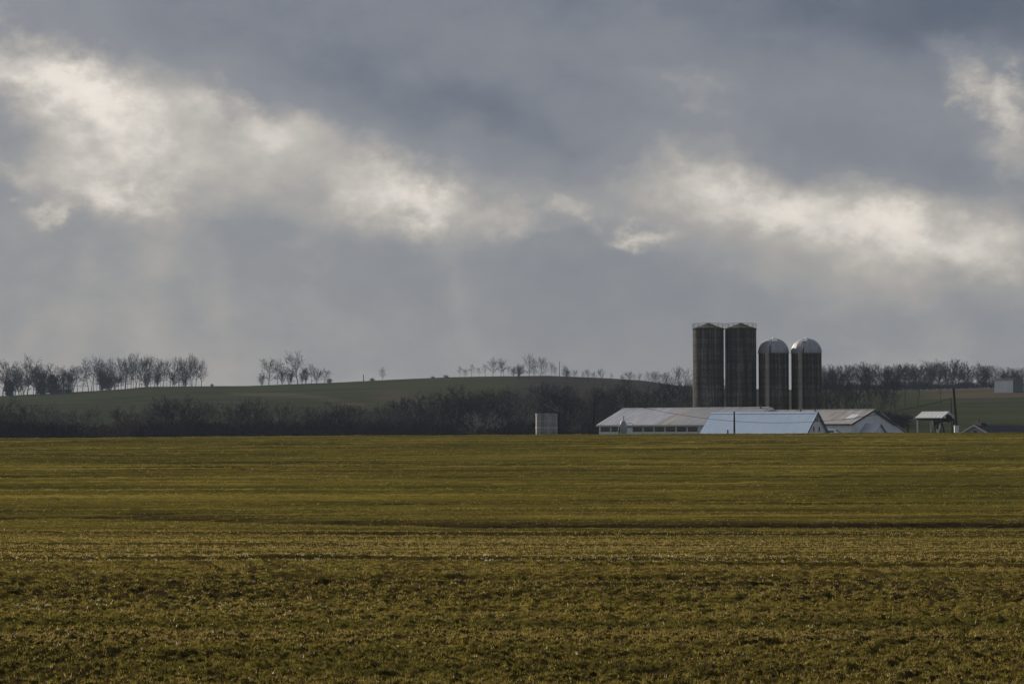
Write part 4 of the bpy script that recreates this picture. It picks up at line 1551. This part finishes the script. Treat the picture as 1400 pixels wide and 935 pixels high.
def build_trees():
    # ---------------- skyline, far left grove
    sg = 'trees of the far left skyline grove'
    plant('spread', 37, 1190, 481, 'largest bare tree of the far left grove, tall with a wide open crown', sg, wide=.9, var=0)
    plant('spread', 4, 1190, 489, 'broad bare tree at the left edge of the picture on the skyline', sg, wide=1.0)
    grove = 'bare tree in the loose far left skyline grove around the half hidden house'
    for px, tr in ((20, 495), (27, 500), (50, 496), (57, 500), (86, 501), (94, 503), (100, 498), (106, 497), (113, 500), (46, 504), (12, 500), (31, 506), (63, 506), (79, 504)):
        plant(rnd.choice(('spread', 'scrub', 'upright')), px, rnd.uniform(1165, 1230), tr, grove, sg)
    plant('upright', 73, 1200, 495, 'thin bare tree rising above the dark round evergreen on the skyline', sg)
    plant('upright', 87, 1200, 497, 'thin bare tree just right of the round evergreen on the skyline', sg)
    plant('upright', 121, 1190, 488, 'tall open bare tree at the left end of the dense skyline row', sg)
    evergreen(13, 1170, 519, 'dark round evergreen at the left edge of the skyline grove', 15)
    evergreen(71, 1170, 512.5, 'dark dome shaped evergreen beside the half hidden house', 22)
    evergreen(57, 1172, 520, 'low dark evergreen left of the dome shaped evergreen', 14)
    row = 'bare tree in the dense skyline row on the left hill'
    px = 128.0
    while px < 268:
        tr = 484 + 3 * math.sin(px * .09) + rnd.uniform(-2, 7)
        kd = rnd.choice(('upright', 'upright', 'spread'))
        lab = ('tall wide crowned' if kd == 'spread' else 'tall slender') + ' bare tree in the ' + ('left end' if px < 165 else 'left middle' if px < 200 else 'right middle' if px < 235 else 'right end') + ' of the dense skyline row'
        plant(kd, px, rnd.uniform(1170, 1235), tr, lab, sg, wide=rnd.uniform(.45, .75))
        px += rnd.uniform(3.4, 5.0)
    for k in range(10):
        plant('scrub', rnd.uniform(128, 270), rnd.uniform(1180, 1230), rnd.uniform(503, 512), 'low bare undergrowth tree at the foot of the dense skyline row', sg)
    tree_mass('skyline_undergrowth', 'thin undergrowth between the trunks of the dense skyline row',
              [('upright', 126 + k * 12 + rnd.uniform(-4, 4), rnd.uniform(1190, 1235), rnd.uniform(496, 510), 1.2) for k in range(12)], 'twig')
    plant('spread', 262, 1185, 482, 'rounded bare tree near the right end of the dense skyline row', sg, wide=.8)
    plant('spread', 276, 1185, 490, 'last bare tree at the right end of the dense skyline row', sg, wide=.8)
    plant('bush', 290, 1180, 524, 'low bush on the skyline just right of the dense row', sg, name='shrub', cat='shrub')

    # ---------------- skyline clump
    cg = 'trees of the middle skyline clump'
    plant('spread', 368, 1185, 487, 'left tree of the middle skyline clump, rounded and open', cg, wide=.95, var=1)
    plant('spread', 407, 1185, 477, 'tallest tree of the middle skyline clump, broad crowned', cg, wide=.95, var=2)
    plant('spread', 379, 1190, 490, 'bare tree between the two largest of the middle skyline clump', cg, wide=.7)
    plant('upright', 426, 1190, 495, 'narrow bare tree right of the tallest in the middle clump', cg)
    plant('spread', 443, 1190, 502, 'low rounded tree at the right end of the middle clump', cg)
    for px, tr in ((358, 508), (386, 503), (395, 500), (418, 500), (433, 500), (398, 508), (413, 506)):
        plant('scrub', px, rnd.uniform(1180, 1210), tr, 'thin young tree filling the middle skyline clump', cg, wide=.7)
    plant('bush', 450, 1185, 516, 'low bush at the right foot of the middle skyline clump', cg, name='shrub', cat='shrub')
    plant('spread', 523, 1180, 500, 'lone small bare tree on the open skyline', 'lone skyline plants', wide=.75, var=0)
    plant('bush', 509, 1180, 516, 'low bush on the open skyline left of the lone tree', 'lone skyline plants', name='shrub', cat='shrub', wide=1.3)
    plant('bush', 610, 1185, 511.5, 'low bush on the hilltop left of the thin saplings', 'lone skyline plants', name='shrub', cat='shrub', wide=1.3)
    plant('bush', 592, 1185, 513.5, 'smallest bush on the hilltop', 'lone skyline plants', name='shrub', cat='shrub', wide=1.3)

    # ---------------- hedgerow along the hilltop
    hg = 'hedgerow trees along the hilltop'
    for px, tr in ((629, 500), (645, 497), (655, 501), (664, 496), (689, 493)):
        plant('upright', px, 1185, tr, 'thin young tree in the hilltop hedgerow', hg, wide=1.1)
    plant('spread', 636, 1185, 503, 'small bushy tree at the left end of the hilltop hedgerow', hg, wide=.8)
    plant('spread', 674, 1180, 486, 'left one of two tall feathery hedgerow trees on the hilltop', hg, wide=.85)
    plant('spread', 685, 1180, 487, 'right one of two tall feathery hedgerow trees on the hilltop', hg, wide=.7)
    plant('scrub', 702, 1180, 500, 'thin scrubby tree left of the dense dark round tree', hg)
    plant('spread', 709, 1130, 495, 'dense dark round headed tree in the hilltop hedgerow', hg, wide=.8)
    plant('scrub', 709, 1128, 498, 'thick low tree standing inside the dense dark round one', hg, wide=1.0)
    plant('spread', 723, 1125, 480, 'tallest tree of the hilltop hedgerow, upright and branching', hg, wide=.62, var=3)
    plant('spread', 739, 1125, 485, 'second tallest hedgerow tree, with a forked open crown', hg, wide=.62)
    plant('upright', 753, 1150, 494, 'narrow tree left of the thin hilltop pole', hg)
    plant('upright', 760, 1150, 499, 'short narrow tree touching the thin hilltop pole', hg)
    plant('scrub', 776, 1130, 503, 'sparse low tree right of the thin hilltop pole', hg, wide=1.2)
    plant('spread', 804, 1090, 503, 'flat topped tree on a tall trunk on the dark slope', hg, wide=.62)
    plant('spread', 822, 1120, 502, 'small domed tree right of the flat topped tree', hg, wide=.9)
    plant('spread', 863, 1075, 506, 'wide umbrella shaped tree on the dark slope', hg, wide=1.05)
    plant('upright', 886, 1070, 506, 'narrow tree right of the umbrella shaped tree', hg)
    plant('spread', 898, 1080, 505, 'rounded tree in the middle of the dark slope row', hg, wide=.7)
    plant('upright', 908, 1060, 508, 'forked narrow tree on the dark slope', hg)
    plant('upright', 921, 1060, 501, 'tall slim tree left of the tall silos', hg)
    plant('spread', 938, 1000, 498, 'large rounded tree against the left side of the tall silos', hg, wide=.75)
    for px, tr, D in ((695, 498, 1185), (716, 497, 1150), (731, 494, 1140), (746, 492, 1150), (770, 497, 1140), (786, 504, 1110), (795, 506, 1110), (813, 506, 1100),
                      (836, 509, 1100), (851, 510, 1090), (874, 508, 1070), (892, 508, 1070), (914, 506, 1050), (929, 500, 1030)):
        plant(rnd.choice(('upright', 'spread')), px, D, tr, 'slight tree among larger trees of the hilltop row, ' + ('left' if px < 765 else 'right') + ' of the thin pole', hg, wide=.7)
    for k in range(9):
        px = rnd.uniform(715, 945)
        plant('scrub', px, rnd.uniform(960, 1060), 519 + (px - 715) * .02 + rnd.uniform(-2, 9), 'scrubby tree on the dark slope below the hilltop hedgerow', hg, wide=1.1)

    # ---------------- wooded hollow behind the field
    tops = [(-30, 548), (0, 545), (28, 547), (45, 552), (60, 549), (85, 562), (110, 560), (130, 558), (150, 562), (175, 560), (200, 552), (225, 543),
            (245, 541), (262, 545), (290, 551), (312, 546), (330, 548), (355, 549), (385, 547), (410, 552), (440, 557), (470, 551), (490, 556),
            (520, 556), (545, 545), (560, 548), (578, 545), (600, 533), (622, 529), (645, 540), (665, 538), (690, 534), (715, 530), (740, 527), (770, 530),
            (800, 534), (830, 528), (850, 524), (880, 530), (910, 527), (945, 520)]
    tx = [a for a, b in tops]; ty = [b for a, b in tops]
    zones = [(40, 'in the hollow at the very left edge', 'trees of the left end of the hollow'),
             (85, 'in the hollow below the loose left grove', 'trees of the left end of the hollow'),
             (135, 'left in the low gap of the hollow', 'trees in the gap of the hollow'),
             (195, 'right in the low gap of the hollow', 'trees in the gap of the hollow'),
             (270, 'in the hollow below the dense skyline row', 'trees of the hollow below the skyline row'),
             (345, 'in the hollow just past the dense skyline row', 'trees of the hollow below the skyline row'),
             (410, 'in the hollow below the tallest middle clump tree', 'trees of the hollow below the middle clump'),
             (480, 'in the hollow right of the middle clump', 'trees of the hollow below the middle clump'),
             (535, 'in the hollow below the lone skyline tree', 'trees of the hollow below the tan patch'),
             (590, 'in the hollow right of the tan hill patch', 'trees of the hollow below the tan patch'),
             (650, 'in the tall wood left of the pale leaning tree', 'trees of the hollow left of the small silo'),
             (725, 'in the tall wood just left of the small silo', 'trees of the hollow left of the small silo'),
             (775, 'in the wood right behind the small silo', 'trees of the hollow behind the long barn'),
             (815, 'in the wood by the left utility pole', 'trees of the hollow behind the long barn'),
             (880, 'in the wood behind the long barn roof', 'trees of the hollow behind the long barn'),
             (965, 'in the wood just left of the tall silos', 'trees of the hollow behind the long barn')]
    SHAPE = {'scrub': 'many stemmed', 'spread': 'wide crowned', 'upright': 'slender', 'bush': 'bushy'}
    TINT = {'twig': 'dark', 'twig_grey': 'grey twigged', 'twig_red': 'reddish', 'twig_olive': 'olive tinted'}

    def zone(px):
        for lim, lab, grp in zones:
            if px < lim:
                return lab, grp
        return zones[-1][1:]
    px = -14.0
    while px < 962:
        lab, grp = zone(px)
        for row_ in range(2):
            if row_ and px < 420 and rnd.random() < .6:
                continue
            q = px + rnd.uniform(-4, 4)
            tr = np.interp(q, tx, ty) + (rnd.uniform(-2, 3) if row_ == 0 else rnd.uniform(4, 20))
            tr -= 5 if q < 560 else 8
            kind = rnd.choice(('scrub', 'spread', 'spread', 'upright', 'upright'))
            tw = 'twig_grey' if rnd.random() < .16 else 'twig_red' if (130 < q < 185 and rnd.random() < .6) else ('twig_olive' if rnd.random() < (.25 if q < 460 else .12) else 'twig')
            full = '%s %s %s tree %s' % (TINT[tw], SHAPE[kind], 'rear' if row_ == 0 else 'front', lab)
            plant(kind, q, rnd.uniform(640, 690) if row_ == 0 else rnd.uniform(590, 640), float(tr), full, grp, twig=tw, bark=rnd.choice(('bark', 'bark_grey', 'bark_grey')), wide=rnd.uniform(.75, 1.2), stout=rnd.random() < .6)
        px += 15.0 if px < 400 else 14.2
    plant('spread', 172, 585, 556, 'largest pinkish open bare tree in the low gap of the hollow', 'trees in the gap of the hollow', twig='twig_red', bark='bark', wide=.9)
    plant('spread', 238, 588, 541, 'largest round crowned tree of the hollow, below the dense skyline row', 'trees of the hollow below the skyline row', wide=1.25, var=1)
    plant('scrub', 660, 572, 560, 'pale barked leaning tree standing before the dark wood', 'pale trees before the wood', twig='pale_twig', bark='pale_bark', wide=1.1, var=1)
    plant('scrub', 790, 560, 568, 'pale greenish sapling right of the small silo', 'pale trees before the wood', twig='twig_olive', bark='pale_bark', wide=1.1)
    tree_mass('woodland_depth', 'dark depth of the bare wood in the hollow behind its front trees',
              [('upright', px_, rnd.uniform(690, 715), float(np.interp(px_, tx, ty)) + rnd.uniform(2, 14), 1.7)
               for k, px_ in enumerate(np.arange(395, 965, 19.0))], 'twig')
    px = -12.0
    while px < 960:
        lab, grp = zone(px)
        lab = 'shrub ' + lab
        grp = 'shrubs at the foot of the ' + grp.replace('trees of the ', '').replace('trees in the ', '')
        for k in range(2):
            q = px + rnd.uniform(-4, 4)
            tall_ = rnd.random() < .45
            tw = 'twig_red' if 80 < q < 200 and rnd.random() < .5 else 'twig'
            plant('bush', q, rnd.uniform(560, 610), (rnd.uniform(569, 577) if tall_ else rnd.uniform(579, 589)) + (5 if 90 < q < 190 else 0),
                  ('taller ' if tall_ else 'low ') + ('reddish ' if tw == 'twig_red' else 'dark ') + lab, grp, name='shrub', cat='shrub', wide=rnd.uniform(1.3, 1.9), twig=tw)
        px += 11.5

    # ---------------- right of the silos
    rg = 'bare trees right of the silos'
    for px, tr, D, wd in ((1131, 498, 700, .6), (1146, 496, 740, .6), (1160, 504, 700, .6), (1176, 498, 760, .6), (1190, 495, 760, .55), (1207, 499, 720, .5),
                          (1139, 508, 640, .9), (1153, 520, 620, 1.0), (1168, 520, 640, 1.0), (1182, 528, 620, 1.0), (1196, 532, 640, .9), (1127, 516, 600, 1.0)):
        kd = rnd.choice(('spread', 'upright', 'scrub'))
        plant(kd, px, D, tr, '%s %s bare tree just right of the domed silos, %s' % ('tall' if tr < 506 else 'shorter', {'scrub': 'many stemmed', 'spread': 'wide crowned', 'upright': 'slender'}[kd],
              'close to the silo' if px < 1150 else 'above the right barn ridge'), rg, wide=wd)
    plant('spread', 1217, 690, 500, 'open bare tree above the right barn gable', rg, wide=.5, var=0)
    plant('upright', 1225, 650, 515, 'slender dark tree nearest to the right barn gable', rg, wide=.8)
    plant('upright', 1237, 780, 497, 'tall bare tree with visible trunk left of the canopy', rg, wide=.7)
    plant('upright', 1254, 760, 496, 'tall straight bare tree standing above the canopy roof', rg, wide=.8)
    plant('upright', 1287, 800, 510, 'thin bare tree in the field behind the tall dark pole', rg, wide=.6)
    for k in range(13):
        px = 1130 + k * 9 + rnd.uniform(-3, 3)
        plant('bush', px, rnd.uniform(600, 640), rnd.uniform(556, 568) if px < 1200 else rnd.uniform(560, 566), 'low dark shrub in the hedge behind the right barn and canopy', 'hedge shrubs behind the right barn',
              name='shrub', cat='shrub', wide=rnd.uniform(1.2, 1.8))
    fx, fy = [1118, 1160, 1200, 1240, 1280, 1305, 1340, 1360, 1400, 1440], [498, 495, 494, 495, 491, 489, 495, 499, 499, 502]
    fg = 'trees of the wood on the right skyline'
    items = []
    for row_ in range(2):
        px = 1120.0 + row_ * 8
        while px < 1425:
            items.append(('upright', px, 1090 + row_ * 35 + rnd.uniform(-8, 8),
                          float(np.interp(px, fx, fy)) + (12 if row_ == 0 else 1) + rnd.uniform(-2, 5), 1.5))
            px += rnd.uniform(13, 19)
    tree_mass('distant_wood', 'depth of the hazy bare wood behind the front trees on the right skyline', items, 'twig')
    for row_ in range(2):
        px = 1116.0 + row_ * 5
        while px < 1425:
            tr = float(np.interp(px, fx, fy)) + rnd.uniform(-1.5, 3) + (1 - row_) * 4
            kd = rnd.choice(('spread', 'upright', 'scrub', 'upright'))
            shp = {'scrub': 'many stemmed', 'spread': 'wide crowned', 'upright': 'slender'}[kd]
            where = ('right of the domed silos' if px < 1165 else 'above the right barn roof' if px < 1215 else 'above the dark hedge' if px < 1250 else
                     'above the canopy' if px < 1305 else 'right of the tall pole' if px < 1355 else 'around the white shed')
            plant(kd, px, 1062 + row_ * 26 + rnd.uniform(-6, 6), tr,
                  '%s tree in the right skyline wood, %s row, %s' % (shp, 'front' if row_ == 0 else 'back', where), fg, wide=1.0)
            px += rnd.uniform(10, 14.5)
    px = 1122.0
    while px < 1425:
        plant('bush', px, 1050 + rnd.uniform(-4, 4), rnd.uniform(519, 526), 'low scrub along the foot of the right skyline wood', 'scrub below the right wood', name='shrub', cat='shrub', wide=1.9)
        px += 6.5


build_trees()

# ------------------------------------------------------------------ haze
def build_haze():
    hz = MB().box(-3700, 3700, -3700, 3700, -140, 62)
    o = hz.build('haze', None)
    o['kind'] = 'stuff'
    m = bpy.data.materials.new('haze')
    m.use_nodes = True
    t = m.node_tree
    for nd in list(t.nodes):
        t.nodes.remove(nd)
    v = NN(t, 'ShaderNodeVolumePrincipled')
    v.inputs['Color'].default_value = (.62, .76, 1.0, 1)
    v.inputs['Density'].default_value = .000080
    v.inputs['Anisotropy'].default_value = 0.0
    out = NN(t, 'ShaderNodeOutputMaterial')
    wire(t, v.outputs[0], out.inputs['Volume'])
    o.data.materials.append(m)


build_haze()
